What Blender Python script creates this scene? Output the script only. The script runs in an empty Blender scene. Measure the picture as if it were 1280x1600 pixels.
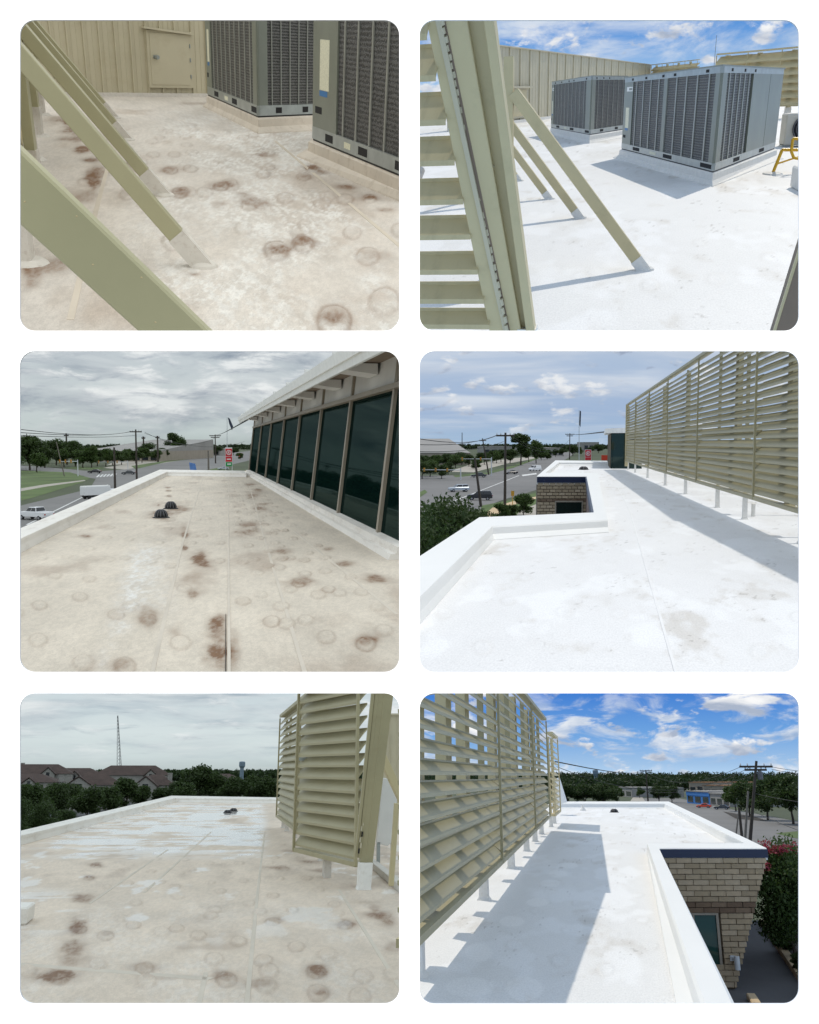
import bpy, bmesh, math, random
import numpy as np
from mathutils import Vector, Matrix

# ------------------------------------------------------------------ camera, world, light
SC = bpy.context.scene
F = 1400.0                                  # focal length in units of the 1280 x 1600 picture
CAM = Vector((0, 0, 6.8))
TH = math.atan((800 - 694) / F)             # the board camera looks slightly down
RCAM = Matrix.Rotation(math.pi / 2 - TH, 3, 'X')
cd = bpy.data.cameras.new('camera'); co = bpy.data.objects.new('camera', cd)
SC.collection.objects.link(co)
cd.sensor_fit = 'VERTICAL'; cd.sensor_height = 32; cd.lens = 32 * F / 1600
cd.clip_start = 0.05; cd.clip_end = 9000
co.matrix_world = Matrix.Translation(CAM) @ RCAM.to_4x4()
SC.camera = co
SC.view_settings.view_transform = 'Standard'; SC.view_settings.look = 'None'
SC.view_settings.exposure = 0; SC.view_settings.gamma = 1
SC.render.engine = 'CYCLES'
SC.cycles.use_denoising = True; SC.cycles.use_adaptive_sampling = True; SC.cycles.adaptive_threshold = .02
SC.cycles.max_bounces = 8; SC.cycles.diffuse_bounces = 3; SC.cycles.glossy_bounces = 3
SC.cycles.sample_clamp_indirect = 6

W = bpy.data.worlds.new('World'); SC.world = W; W.use_nodes = True
wn = W.node_tree
sk = wn.nodes.new('ShaderNodeTexSky'); sk.sky_type = 'NISHITA'; sk.sun_disc = False
sk.sun_elevation = math.radians(50); sk.sun_rotation = math.radians(180)
wn.links.new(sk.outputs[0], wn.nodes['Background'].inputs[0])
wn.nodes['Background'].inputs[1].default_value = 0.1


class Place:
    """One of the six roof views: its own level ground, eye height and sky."""
    def __init__(s, key, rect, yh, slope=0.0, h=1.8, m=(150, 15, 150, 15)):
        s.key, s.rect, s.yh, s.h, s.m = key, rect, yh, h, m
        cx = (rect[0] + rect[2]) / 2
        a0, b0 = (cx - 640) / F, (800 - yh) / F
        u = Vector((slope, 1, slope * a0 + b0)).normalized()
        e = Vector((a0, b0, -1)).normalized()
        r = e.cross(u).normalized()
        s.B = Matrix((r, e, u)).transposed()
        s.R = RCAM @ s.B
        s.M = Matrix.Translation(CAM + s.R @ Vector((0, 0, -h))) @ s.R.to_4x4()
        s.col = bpy.data.collections.new('place_' + key); SC.collection.children.link(s.col)

    def ray(s, px, py):
        return s.B.transposed() @ Vector(((px - 640) / F, (800 - py) / F, -1))

    def g(s, px, py, z=0.0):
        d = s.ray(px, py); t = (z - s.h) / d.z
        return Vector((d.x * t, d.y * t, z))

    def at(s, px, py, Y):
        d = s.ray(px, py); t = Y / d.y
        return Vector((d.x * t, Y, s.h + d.z * t))

    def px(s, p):
        q = s.B @ (Vector(p) - Vector((0, 0, s.h)))
        return 640 + F * q.x / -q.z, 800 - F * q.y / -q.z


#            left  top  right bottom                 margins: left top right bottom
P1 = Place('one', (32, 32, 624, 517), 40, 0.07, m=(150, 150, 14, 14))
P2 = Place('two', (656, 32, 1248, 517), 147, -0.045, m=(14, 150, 150, 14))
P3 = Place('three', (32, 549, 624, 1050), 694, m=(150, 14, 14, 14))
P4 = Place('four', (656, 549, 1248, 1050), 694, m=(14, 14, 150, 14))
P5 = Place('five', (32, 1083, 624, 1568), 1203, m=(150, 14, 14, 150))
P6 = Place('six', (656, 1083, 1248, 1568), 1213, m=(14, 14, 150, 150))
ALL = [P1, P2, P3, P4, P5, P6]


def sun(name, place, to_sun, strength, angle=0.53, col=(1, .95, .87), coll=None):
    l = bpy.data.lights.new(name, 'SUN'); l.energy = strength; l.angle = math.radians(angle); l.color = col
    o = bpy.data.objects.new(name, l); SC.collection.objects.link(o)
    d = Vector(to_sun).normalized()
    if place: d = place.R @ d
    o.rotation_euler = d.to_track_quat('Z', 'Y').to_euler()
    o.location = CAM + d * 50
    c = coll or place.col
    o.light_linking.receiver_collection = c
    o.light_linking.blocker_collection = c
    return o


# each sunny view has its own sun as photographed at its own hour and heading; it shines on that place only
BOARD_COL = bpy.data.collections.new('board'); SC.collection.children.link(BOARD_COL)
sun('board_fill_lamp', None, (-.25, -1, .55), 4.6, coll=BOARD_COL, col=(1, .985, .96))  # added lamp that whitens the board alone, not the sun of any view
sun('sun_two', P2, (.38, 1.1, 1), 2.6, col=(1, .92, .8))
sun('sun_four', P4, (.32, .12, 1), 2.0, angle=1.2)
sun('sun_six', P6, (-.45, .42, 1), 2.4, col=(1, .92, .8))


# ------------------------------------------------------------------ colours and materials
def srgb(r, g, b):
    f = lambda c: (c / 255 / 12.92) if c / 255 <= .04045 else ((c / 255 + .055) / 1.055) ** 2.4
    return (f(r), f(g), f(b))


class NT:
    def __init__(s, m):
        m.use_nodes = True; s.t = m.node_tree; s.n = s.t.nodes; s.l = s.t.links

    def add(s, kind, **kw):
        n = s.n.new(kind)
        for k, v in kw.items(): setattr(n, k, v)
        return n

    def link(s, a, b): s.l.new(a, b)

    def math(s, op, a, b=None, clamp=False):
        n = s.add('ShaderNodeMath', operation=op); n.use_clamp = clamp
        for i, v in enumerate((a, b)):
            if v is None: continue
            if isinstance(v, (int, float)): n.inputs[i].default_value = v
            else: s.link(v, n.inputs[i])
        return n.outputs[0]

    def mix(s, fac, a, b, blend='MIX'):
        n = s.add('ShaderNodeMix', data_type='RGBA'); n.blend_type = blend
        for i, v in ((0, fac), (6, a), (7, b)):
            if isinstance(v, (int, float)): n.inputs[i].default_value = v
            elif isinstance(v, tuple): n.inputs[i].default_value = (*v[:3], 1)
            else: s.link(v, n.inputs[i])
        return n.outputs[2]

    def noise(s, vec, scale, detail=4, rough=.55, dist=0):
        n = s.add('ShaderNodeTexNoise'); n.inputs['Scale'].default_value = scale
        n.inputs['Detail'].default_value = detail; n.inputs['Roughness'].default_value = rough
        n.inputs['Distortion'].default_value = dist
        if vec is not None: s.link(vec, n.inputs['Vector'])
        return n.outputs[0]

    def ramp(s, fac, stops, interp='LINEAR'):
        n = s.add('ShaderNodeValToRGB'); n.color_ramp.interpolation = interp
        el = n.color_ramp.elements
        while len(el) < len(stops): el.new(.5)
        for e, (p, c) in zip(el, stops):
            e.position = p
            e.color = (c, c, c, 1) if isinstance(c, (int, float)) else (*c[:3], 1)
        s.link(fac, n.inputs[0]); return n.outputs[0]


MATS = {}


def mat(name, col, rough=.6, metal=0.0, var=.12, scale=3.0, bump=0.0, bscale=40.0, spec=.5, stretch=None, dirt=None, ior=None):
    if name in MATS: return MATS[name]
    m = bpy.data.materials.new(name); t = NT(m); MATS[name] = m
    b = t.n['Principled BSDF']
    b.inputs['Roughness'].default_value = rough; b.inputs['Metallic'].default_value = metal
    b.inputs['Specular IOR Level'].default_value = spec
    if ior: b.inputs['IOR'].default_value = ior
    tc = t.add('ShaderNodeTexCoord'); v = tc.outputs['Object']
    if stretch:
        mp = t.add('ShaderNodeMapping'); mp.inputs['Scale'].default_value = stretch; t.link(v, mp.inputs[0]); v = mp.outputs[0]
    n = t.noise(v, scale, 5, .6)
    lo = tuple(c * (1 - var) for c in col); hi = tuple(min(1, c * (1 + var)) for c in col)
    c = t.ramp(n, [(.3, lo), (.7, hi)])
    if dirt:
        n2 = t.noise(v, scale * 2.7, 6, .7); k = t.ramp(n2, [(.52, 0), (.72, 1)])
        c = t.mix(t.math('MULTIPLY', k, dirt[1]), c, dirt[0])
    t.link(c, b.inputs['Base Color'])
    if bump:
        n3 = t.noise(v, bscale, 4, .6); bp = t.add('ShaderNodeBump'); bp.inputs['Strength'].default_value = bump
        bp.inputs['Distance'].default_value = .02; t.link(n3, bp.inputs['Height']); t.link(bp.outputs[0], b.inputs['Normal'])
    return m


def stained(name, rough=.75, fine=90.0, bump=.25, spec=.3, gloss=None):
    """roof membrane: coat colour, dirt, stains and painted damp sheen come from the mesh colour layer, grain from noise"""
    m = bpy.data.materials.new(name); t = NT(m); b = t.n['Principled BSDF']
    at = t.add('ShaderNodeAttribute', attribute_name='coat')
    tc = t.add('ShaderNodeTexCoord')
    mp = t.add('ShaderNodeMapping'); mp.inputs['Scale'].default_value = (1, .34, 1); t.link(tc.outputs['Object'], mp.inputs[0])
    n = t.noise(mp.outputs[0], fine, 3, .7); k = t.ramp(n, [(.25, .86), (.75, 1.1)])
    t.link(t.mix(1.0, at.outputs['Color'], k, 'MULTIPLY'), b.inputs['Base Color'])
    b.inputs['Specular IOR Level'].default_value = spec
    if gloss:
        t.link(t.ramp(at.outputs['Alpha'], [(0, rough), (1, gloss)]), b.inputs['Roughness'])
    else:
        b.inputs['Roughness'].default_value = rough
    n3 = t.noise(mp.outputs[0], fine * .5, 4, .65); bp = t.add('ShaderNodeBump'); bp.inputs['Strength'].default_value = bump
    bp.inputs['Distance'].default_value = .01; t.link(n3, bp.inputs['Height']); t.link(bp.outputs[0], b.inputs['Normal'])
    return m


M = {}
M['board'] = mat('board_white', (.9, .9, .9), .8, var=.0, spec=.1)
M['tan'] = mat('tan_painted_metal', srgb(194, 181, 141), .5, var=.05, scale=1.5, dirt=(srgb(140, 130, 98), .25))
M['tan2'] = mat('tan_wall_panel', srgb(190, 182, 156), .55, var=.06, scale=.7, dirt=(srgb(160, 145, 110), .25))
M['tand'] = mat('khaki_louvre_paint', srgb(162, 154, 121), .5, var=.07, scale=1.2, dirt=(srgb(140, 130, 98), .35))
M['olive'] = mat('olive_painted_metal', srgb(166, 162, 130), .42, var=.05, scale=1.2, dirt=(srgb(168, 164, 130), .2))
M['boot'] = mat('white_boot_coating', srgb(226, 224, 218), .7, var=.06, scale=6, bump=.2, bscale=25, dirt=(srgb(190, 180, 165), .4))
M['bootd'] = mat('dusty_boot_coating', srgb(208, 203, 194), .8, var=.06, scale=6, bump=.2, bscale=25, dirt=(srgb(165, 150, 135), .5))
M['acgrey'] = mat('grey_green_steel', srgb(122, 127, 117), .4, .15, var=.08, scale=1.5, dirt=(srgb(104, 108, 100), .3))
M['galv'] = mat('galvanised_steel', srgb(160, 166, 164), .35, .55, var=.15, scale=4)
M['black'] = mat('black_rubber', (.012, .012, .012), .6, var=.2)
M['hole'] = mat('dark_opening', (.01, .01, .011), .9, var=.1)
M['bar'] = mat('pale_guard_wire', srgb(150, 152, 146), .4, .3, var=.1)
M['sticker'] = mat('paper_sticker', srgb(222, 220, 196), .6, var=.1, scale=30, dirt=(srgb(120, 115, 90), .8))
M['white'] = mat('white_paint', srgb(232, 232, 228), .5, var=.03)
M['blue_sticker'] = mat('blue_print', srgb(40, 110, 170), .5, var=.05)
M['parapet_w'] = mat('white_parapet_coating', srgb(230, 230, 227), .6, var=.025, scale=1.2, bump=.15, bscale=6, stretch=(1, .3, 1))
M['parapet_t'] = mat('chalky_parapet_coating', srgb(226, 221, 212), .7, var=.06, scale=1.6, bump=.2, bscale=8, stretch=(1, .25, 1), dirt=(srgb(185, 172, 156), .5))
M['curb_t'] = mat('dusty_curb_flashing', srgb(206, 196, 182), .7, var=.08, scale=2, bump=.25, bscale=9, dirt=(srgb(160, 145, 128), .5))
M['mull'] = mat('bronze_mullion', srgb(148, 138, 122), .5, .1, var=.06)
M['band'] = mat('white_stucco_band', srgb(226, 224, 220), .8, var=.05, scale=2)
M['fascia'] = mat('white_metal_fascia', srgb(226, 226, 222), .5, var=.05, dirt=(srgb(190, 188, 180), .4))
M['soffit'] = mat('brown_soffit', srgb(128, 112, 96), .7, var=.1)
M['navy'] = mat('navy_coping_metal', srgb(22, 34, 64), .4, .1, var=.08)
M['asph'] = mat('asphalt', (.085, .085, .088), .9, var=.18, scale=.12, bump=.2, bscale=3, dirt=((.05, .05, .05), .5))
M['road'] = mat('road_asphalt', (.17, .165, .158), .9, var=.14, scale=.05, dirt=((.11, .11, .105), .5))
M['conc'] = mat('concrete', (.36, .33, .28), .9, var=.12, scale=.4)
M['curbtan'] = mat('tan_kerb_concrete', srgb(190, 168, 134), .9, var=.1, scale=2, bump=.3, bscale=20)
M['grass'] = mat('lawn_grass', (.075, .115, .03), .95, var=.35, scale=.08, dirt=((.12, .11, .045), .6), bump=.3, bscale=2)
M['soil'] = mat('planting_bed_soil', (.035, .028, .02), .95, var=.3, scale=2, bump=.6, bscale=12)
M['earth'] = mat('distant_ground', (.06, .075, .035), .95, var=.3, scale=.01)
M['line'] = mat('road_paint', (.6, .6, .58), .8, var=.15, scale=.5)
M['bark'] = mat('tree_bark', (.07, .055, .042), .9, var=.25, scale=4)
M['pole'] = mat('weathered_pole_wood', (.055, .045, .036), .9, var=.25, scale=3, stretch=(4, 4, .4))
M['polelt'] = mat('grey_pole_wood', (.17, .15, .13), .9, var=.25, scale=3, stretch=(4, 4, .4))
M['wire'] = mat('power_cable', (.02, .02, .02), .7, var=.05)
M['tyre'] = mat('tyre_rubber', (.015, .015, .015), .8, var=.1)
M['rim'] = mat('wheel_rim', (.4, .4, .42), .35, .7, var=.1)
M['cglass'] = mat('car_glass', (.012, .015, .018), .08, var=.05, spec=.7)
M['lamp_w'] = mat('headlight_lens', (.75, .75, .72), .2, var=.05)
M['lamp_r'] = mat('tail_light_lens', (.4, .02, .015), .25, var=.05)
M['cwhite'] = mat('white_car_paint', (.72, .73, .74), .25, var=.03)
M['csilver'] = mat('silver_car_paint', (.42, .46, .5), .25, .3, var=.05)
M['cblack'] = mat('black_car_paint', (.014, .014, .016), .2, var=.1)
M['cgrey'] = mat('charcoal_car_paint', (.055, .06, .065), .22, .2, var=.1)
M['yellow'] = mat('yellow_pipe_paint', srgb(214, 168, 32), .45, var=.08, scale=8)
M['sigyel'] = mat('yellow_signal_housing', (.55, .3, .03), .5, var=.1)
M['red'] = mat('red_sign_face', srgb(196, 30, 44), .4, var=.03)
M['green'] = mat('green_sign_face', srgb(20, 140, 70), .4, var=.03)
M['signw'] = mat('white_sign_face', (.8, .8, .8), .4, var=.03)
M['orange'] = mat('orange_red_panel', srgb(205, 62, 30), .5, var=.1)
M['flagd'] = mat('dark_flag_cloth', (.03, .04, .07), .8, var=.4, scale=2)
M['tarpb'] = mat('blue_white_banner', srgb(90, 130, 190), .6, var=.2, scale=.5)
M['shingle'] = mat('brown_shingles', (.066, .043, .036), .95, var=.25, scale=.6, bump=.4, bscale=3)
M['stucco'] = mat('pale_stucco', (.29, .28, .26), .9, var=.1, scale=.5)
M['brickf'] = mat('far_brick', (.2, .13, .1), .9, var=.2, scale=2)
M['flatroof'] = mat('grey_flat_roof', (.27, .26, .245), .9, var=.12, scale=.06)
M['facade'] = mat('beige_facade', (.3, .26, .21), .9, var=.1, scale=.2)
M['terra'] = mat('terracotta_roof', (.36, .19, .1), .9, var=.15, scale=.5)
M['bluep'] = mat('bright_blue_wall', srgb(58, 122, 190), .7, var=.08)
M['winpane'] = mat('dark_window_glass', (.02, .025, .03), .1, var=.1)
M['tankblue'] = mat('blue_grey_tank', (.16, .22, .28), .6, var=.06)
M['steelt'] = mat('tower_steel', (.14, .14, .15), .6, .3, var=.1)
M['condw'] = mat('cream_condenser', srgb(206, 200, 186), .5, var=.04)
M['mortar'] = mat('brick_mortar', srgb(112, 98, 80), .95, var=.15, scale=8)
M['lampg'] = mat('grey_lamp_metal', srgb(196, 200, 202), .4, .1, var=.05)


def brick_mats(k, cols):
    return [mat('%s_brick_%d' % (k, i), srgb(*c), .9, var=.14, scale=6, bump=.35, bscale=30) for i, c in enumerate(cols)]


BRICK = brick_mats('tan', [(170, 151, 124), (164, 146, 119), (158, 140, 113), (172, 154, 128), (152, 134, 108)])
BRICKD = brick_mats('brown', [(112, 92, 72), (104, 84, 66), (120, 100, 80)])


def leafmat(name, col, var=.45):
    m = bpy.data.materials.new(name); t = NT(m); b = t.n['Principled BSDF']
    oi = t.add('ShaderNodeTexCoord'); n = t.noise(oi.outputs['Object'], 1.1, 3, .6)
    lo = tuple(c * (1 - var) for c in col); hi = tuple(c * (1 + var) for c in col)
    t.link(t.ramp(n, [(.3, lo), (.7, hi)]), b.inputs['Base Color'])
    b.inputs['Roughness'].default_value = .6; b.inputs['Specular IOR Level'].default_value = .25
    tr = t.add('ShaderNodeBsdfTranslucent'); tr.inputs[0].default_value = (col[0] * 1.3, col[1] * 1.5, col[2], 1)
    mx = t.add('ShaderNodeMixShader'); mx.inputs[0].default_value = .25
    t.link(b.outputs[0], mx.inputs[1]); t.link(tr.outputs[0], mx.inputs[2])
    t.link(mx.outputs[0], t.n['Material Output'].inputs[0])
    return m


M['leaf_d'] = leafmat('dark_oak_leaf', (.046, .072, .023))
M['leaf_m'] = leafmat('mid_green_leaf', (.055, .09, .024))
M['leaf_l'] = leafmat('light_green_leaf', (.07, .11, .028))
M['leaf_far'] = leafmat('far_woodland_leaf', (.03, .05, .018))
M['bloom'] = leafmat('pink_bloom', (.42, .07, .11), .3)


def coil(name, col, freq, mode):
    """fine wire fins of a condenser coil: far too small to pick apart"""
    m = bpy.data.materials.new(name); t = NT(m); b = t.n['Principled BSDF']
    tc = t.add('ShaderNodeTexCoord'); mp = t.add('ShaderNodeMapping'); t.link(tc.outputs['Object'], mp.inputs[0])
    w = t.add('ShaderNodeTexWave', wave_type='BANDS', bands_direction='Z'); w.inputs['Scale'].default_value = freq
    w.inputs['Distortion'].default_value = mode; w.inputs['Detail'].default_value = 2; w.inputs['Detail Scale'].default_value = 6
    t.link(mp.outputs[0], w.inputs['Vector'])
    n = t.noise(mp.outputs[0], 1.2, 3)
    k = t.mix(.35, w.outputs['Color'], n)
    c = t.ramp(k, [(.25, tuple(x * .28 for x in col)), (.8, tuple(x * 1.5 for x in col))])
    t.link(c, b.inputs['Base Color']); b.inputs['Roughness'].default_value = .5; b.inputs['Metallic'].default_value = .2
    bp = t.add('ShaderNodeBump'); bp.inputs['Strength'].default_value = .5; bp.inputs['Distance'].default_value = .02
    t.link(w.outputs['Color'], bp.inputs['Height']); t.link(bp.outputs[0], b.inputs['Normal'])
    return m


M['coil'] = coil('condenser_coil', (.085, .085, .08), 6, 3.0)
M['coil2'] = coil('condenser_coil_near', (.075, .075, .075), 5.0, 6.0)


def tinted(name, col, spec):
    m = bpy.data.materials.new(name); t = NT(m); b = t.n['Principled BSDF']
    b.inputs['Base Color'].default_value = (*col, 1); b.inputs['Roughness'].default_value = .04
    b.inputs['Specular IOR Level'].default_value = spec; b.inputs['IOR'].default_value = 1.35
    n = t.noise(t.add('ShaderNodeTexCoord').outputs['Object'], .7, 2); bp = t.add('ShaderNodeBump')
    bp.inputs['Strength'].default_value = .02; t.link(n, bp.inputs['Height']); t.link(bp.outputs[0], b.inputs['Normal'])
    return m


def mirror_glass(name, col, refl, fac):
    m = bpy.data.materials.new(name); t = NT(m); t.n.remove(t.n['Principled BSDF'])
    b = t.add('ShaderNodeBsdfDiffuse'); b.inputs['Color'].default_value = (*col, 1)
    gn = t.add('ShaderNodeBsdfGlossy'); gn.inputs['Color'].default_value = (*refl, 1); gn.inputs['Roughness'].default_value = .03
    mx = t.add('ShaderNodeMixShader'); mx.inputs[0].default_value = fac
    n = t.noise(t.add('ShaderNodeTexCoord').outputs['Object'], .5, 2); bp = t.add('ShaderNodeBump'); bp.inputs['Strength'].default_value = .015
    t.link(n, bp.inputs['Height']); t.link(bp.outputs[0], gn.inputs['Normal'])
    t.link(b.outputs[0], mx.inputs[1]); t.link(gn.outputs[0], mx.inputs[2]); t.link(mx.outputs[0], t.n['Material Output'].inputs[0])
    return m


M['glass'] = mirror_glass('tinted_green_glass', (.002, .009, .008), (.6, .85, .8), .055)
M['glass2'] = tinted('green_window_glass', (.015, .06, .05), .5)


# ------------------------------------------------------------------ mesh building
class MB:
    def __init__(s): s.v = []; s.f = []

    def add(s, vs, fs):
        o = len(s.v); s.v += [Vector(v) for v in vs]; s.f += [tuple(i + o for i in f) for f in fs]; return s

    def hexa(s, b, t):
        """b, t: four bottom and four top corners in the same order"""
        return s.add(list(b) + list(t), [(3, 2, 1, 0), (4, 5, 6, 7), (0, 1, 5, 4), (1, 2, 6, 5), (2, 3, 7, 6), (3, 0, 4, 7)])

    def box(s, a, b):
        (x0, y0, z0), (x1, y1, z1) = a, b
        return s.hexa([(x0, y0, z0), (x1, y0, z0), (x1, y1, z0), (x0, y1, z0)], [(x0, y0, z1), (x1, y0, z1), (x1, y1, z1), (x0, y1, z1)])

    def bar(s, p, q, w, h, up=(0, 0, 1), w2=None, h2=None):
        p, q = Vector(p), Vector(q); d = (q - p).normalized(); r = d.cross(Vector(up))
        if r.length < 1e-5: r = d.cross(Vector((1, 0, 0)))
        r.normalize(); u = r.cross(d)
        w2 = w if w2 is None else w2; h2 = h if h2 is None else h2
        ring = lambda c, a, b: [c + r * a / 2 + u * b / 2, c - r * a / 2 + u * b / 2, c - r * a / 2 - u * b / 2, c + r * a / 2 - u * b / 2]
        return s.hexa(ring(p, w, h), ring(q, w2, h2))

    def tube(s, p, q, r0, r1=None, n=8):
        p, q = Vector(p), Vector(q); d = (q - p).normalized()
        a = d.cross(Vector((0, 0, 1)))
        if a.length < 1e-4: a = Vector((1, 0, 0))
        a.normalize(); b = d.cross(a); r1 = r0 if r1 is None else r1
        vs = [p + (a * math.cos(2 * math.pi * i / n) + b * math.sin(2 * math.pi * i / n)) * r0 for i in range(n)]
        vs += [q + (a * math.cos(2 * math.pi * i / n) + b * math.sin(2 * math.pi * i / n)) * r1 for i in range(n)]
        fs = [(i, (i + 1) % n, n + (i + 1) % n, n + i) for i in range(n)] + [tuple(range(n))[::-1], tuple(range(n, 2 * n))]
        return s.add(vs, fs)

    def path(s, pts, r, n=6):
        for a, b in zip(pts[:-1], pts[1:]): s.tube(a, b, r, r, n)
        return s

    def lathe(s, c, prof, n=20, sx=1, sy=1):
        c = Vector(c); k = len(prof); vs = []
        for r, z in prof:
            vs += [c + Vector((r * sx * math.cos(2 * math.pi * i / n), r * sy * math.sin(2 * math.pi * i / n), z)) for i in range(n)]
        fs = [(j * n + i, j * n + (i + 1) % n, (j + 1) * n + (i + 1) % n, (j + 1) * n + i) for j in range(k - 1) for i in range(n)]
        fs += [tuple(range(n))[::-1], tuple(range((k - 1) * n, k * n))]
        return s.add(vs, fs)

    def prism(s, pts, vec):
        """closed polygon swept along vec"""
        n = len(pts); vec = Vector(vec); pts = [Vector(p) for p in pts]
        return s.add(pts + [p + vec for p in pts], [(i, (i + 1) % n, n + (i + 1) % n, n + i) for i in range(n)] + [tuple(range(n))[::-1], tuple(range(n, 2 * n))])

    def poly(s, pts): return s.add(pts, [tuple(range(len(pts)))])

    def loft(s, rings, close=True):
        n = len(rings[0]); vs = [p for r in rings for p in r]
        fs = [(j * n + i, j * n + (i + 1) % n, (j + 1) * n + (i + 1) % n, (j + 1) * n + i) for j in range(len(rings) - 1) for i in range(n)]
        if close: fs += [tuple(range(n))[::-1], tuple(range((len(rings) - 1) * n, len(rings) * n))]
        return s.add(vs, fs)

    def mesh(s, name, material, origin=(0, 0, 0), smooth=False, bevel=0):
        me = bpy.data.meshes.new(name); o = Vector(origin)
        me.from_pydata([tuple(v - o) for v in s.v], [], s.f)
        bm = bmesh.new(); bm.from_mesh(me); bmesh.ops.recalc_face_normals(bm, faces=bm.faces)
        if bevel: bmesh.ops.bevel(bm, geom=bm.edges[:], offset=bevel, segments=1, affect='EDGES')
        bm.to_mesh(me); bm.free()
        if material: me.materials.append(material)
        if smooth:
            me.polygons.foreach_set('use_smooth', [True] * len(me.polygons))
        return me


def props(o, label=None, cat=None, group=None, kind=None):
    if label: o['label'] = label
    if cat: o['category'] = cat
    if group: o['group'] = group
    if kind: o['kind'] = kind
    return o


class Thing:
    def __init__(s, place, name, label, cat, base=(0, 0, 0), group=None, kind=None):
        s.p = place; s.base = Vector(base)
        s.o = bpy.data.objects.new(name, None); place.col.objects.link(s.o)
        s.o.empty_display_size = .3
        s.o.matrix_world = place.M @ Matrix.Translation(s.base)
        props(s.o, label, cat, group, kind)

    def part(s, name, mb, m, parent=None, smooth=False, bevel=0, label=None, kind=None):
        me = mb if isinstance(mb, bpy.types.Mesh) else mb.mesh(name, m, s.base, smooth, bevel)
        o = bpy.data.objects.new(name, me); s.p.col.objects.link(o); o.parent = parent or s.o
        if me is mb and o.parent is s.o: o.location = -s.base
        props(o, label, kind=kind); return o

    def inst(s, name, me, loc, parent=None, rot=0.0, scale=None, m=None):
        """a shared mesh at a place-local point"""
        o = bpy.data.objects.new(name, me); s.p.col.objects.link(o); o.parent = parent or s.o
        o.location = Vector(loc) - s.base; o.rotation_euler = (0, 0, rot)
        if scale: o.scale = scale
        return o


def single(place, name, mb, m, label, cat=None, group=None, kind=None, base=(0, 0, 0), smooth=False, bevel=0):
    me = mb if isinstance(mb, bpy.types.Mesh) else mb.mesh(name, m, base, smooth, bevel)
    o = bpy.data.objects.new(name, me); place.col.objects.link(o)
    o.matrix_world = place.M @ Matrix.Translation(Vector(base)); props(o, label, cat, group, kind)
    return o


def copy_tree(o, place, parent=None):
    c = o.copy(); place.col.objects.link(c)
    if parent: c.parent = parent
    for ch in o.children: copy_tree(ch, place, c)
    return c


# ------------------------------------------------------------------ the white board with six windows, and six skies
def rounded(x0, y0, x1, y1, r, n=8):
    pts = []
    for cx, cy, a in ((x1 - r, y0 + r, -90), (x1 - r, y1 - r, 0), (x0 + r, y1 - r, 90), (x0 + r, y0 + r, 180)):
        for i in range(n + 1):
            t = math.radians(a + 90 * i / n); pts.append((cx + r * math.cos(t), cy + r * math.sin(t)))
    return pts


def build_board():
    cu = bpy.data.curves.new('board', 'CURVE'); cu.dimensions = '2D'; cu.fill_mode = 'BOTH'; cu.extrude = .003
    D = 3.0
    loops = [[(-260, -260), (1540, -260), (1540, 1860), (-260, 1860)]] + [rounded(*p.rect, 23) for p in ALL]
    for lp in loops:
        sp = cu.splines.new('POLY'); sp.points.add(len(lp) - 1); sp.use_cyclic_u = True
        for q, (x, y) in zip(sp.points, lp): q.co = ((x - 640) / F * D, (800 - y) / F * D, 0, 1)
    tmp = bpy.data.objects.new('tmp', cu); SC.collection.objects.link(tmp)
    dg = bpy.context.evaluated_depsgraph_get(); me = bpy.data.meshes.new_from_object(tmp.evaluated_get(dg))
    bpy.data.objects.remove(tmp); me.materials.clear(); me.materials.append(M['board'])
    o = bpy.data.objects.new('display_wall', me); BOARD_COL.objects.link(o)
    o.matrix_world = Matrix.Translation(CAM) @ RCAM.to_4x4() @ Matrix.Translation((0, 0, -D))
    props(o, kind='structure', label='plain white wall panel with six round-cornered openings')


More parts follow.
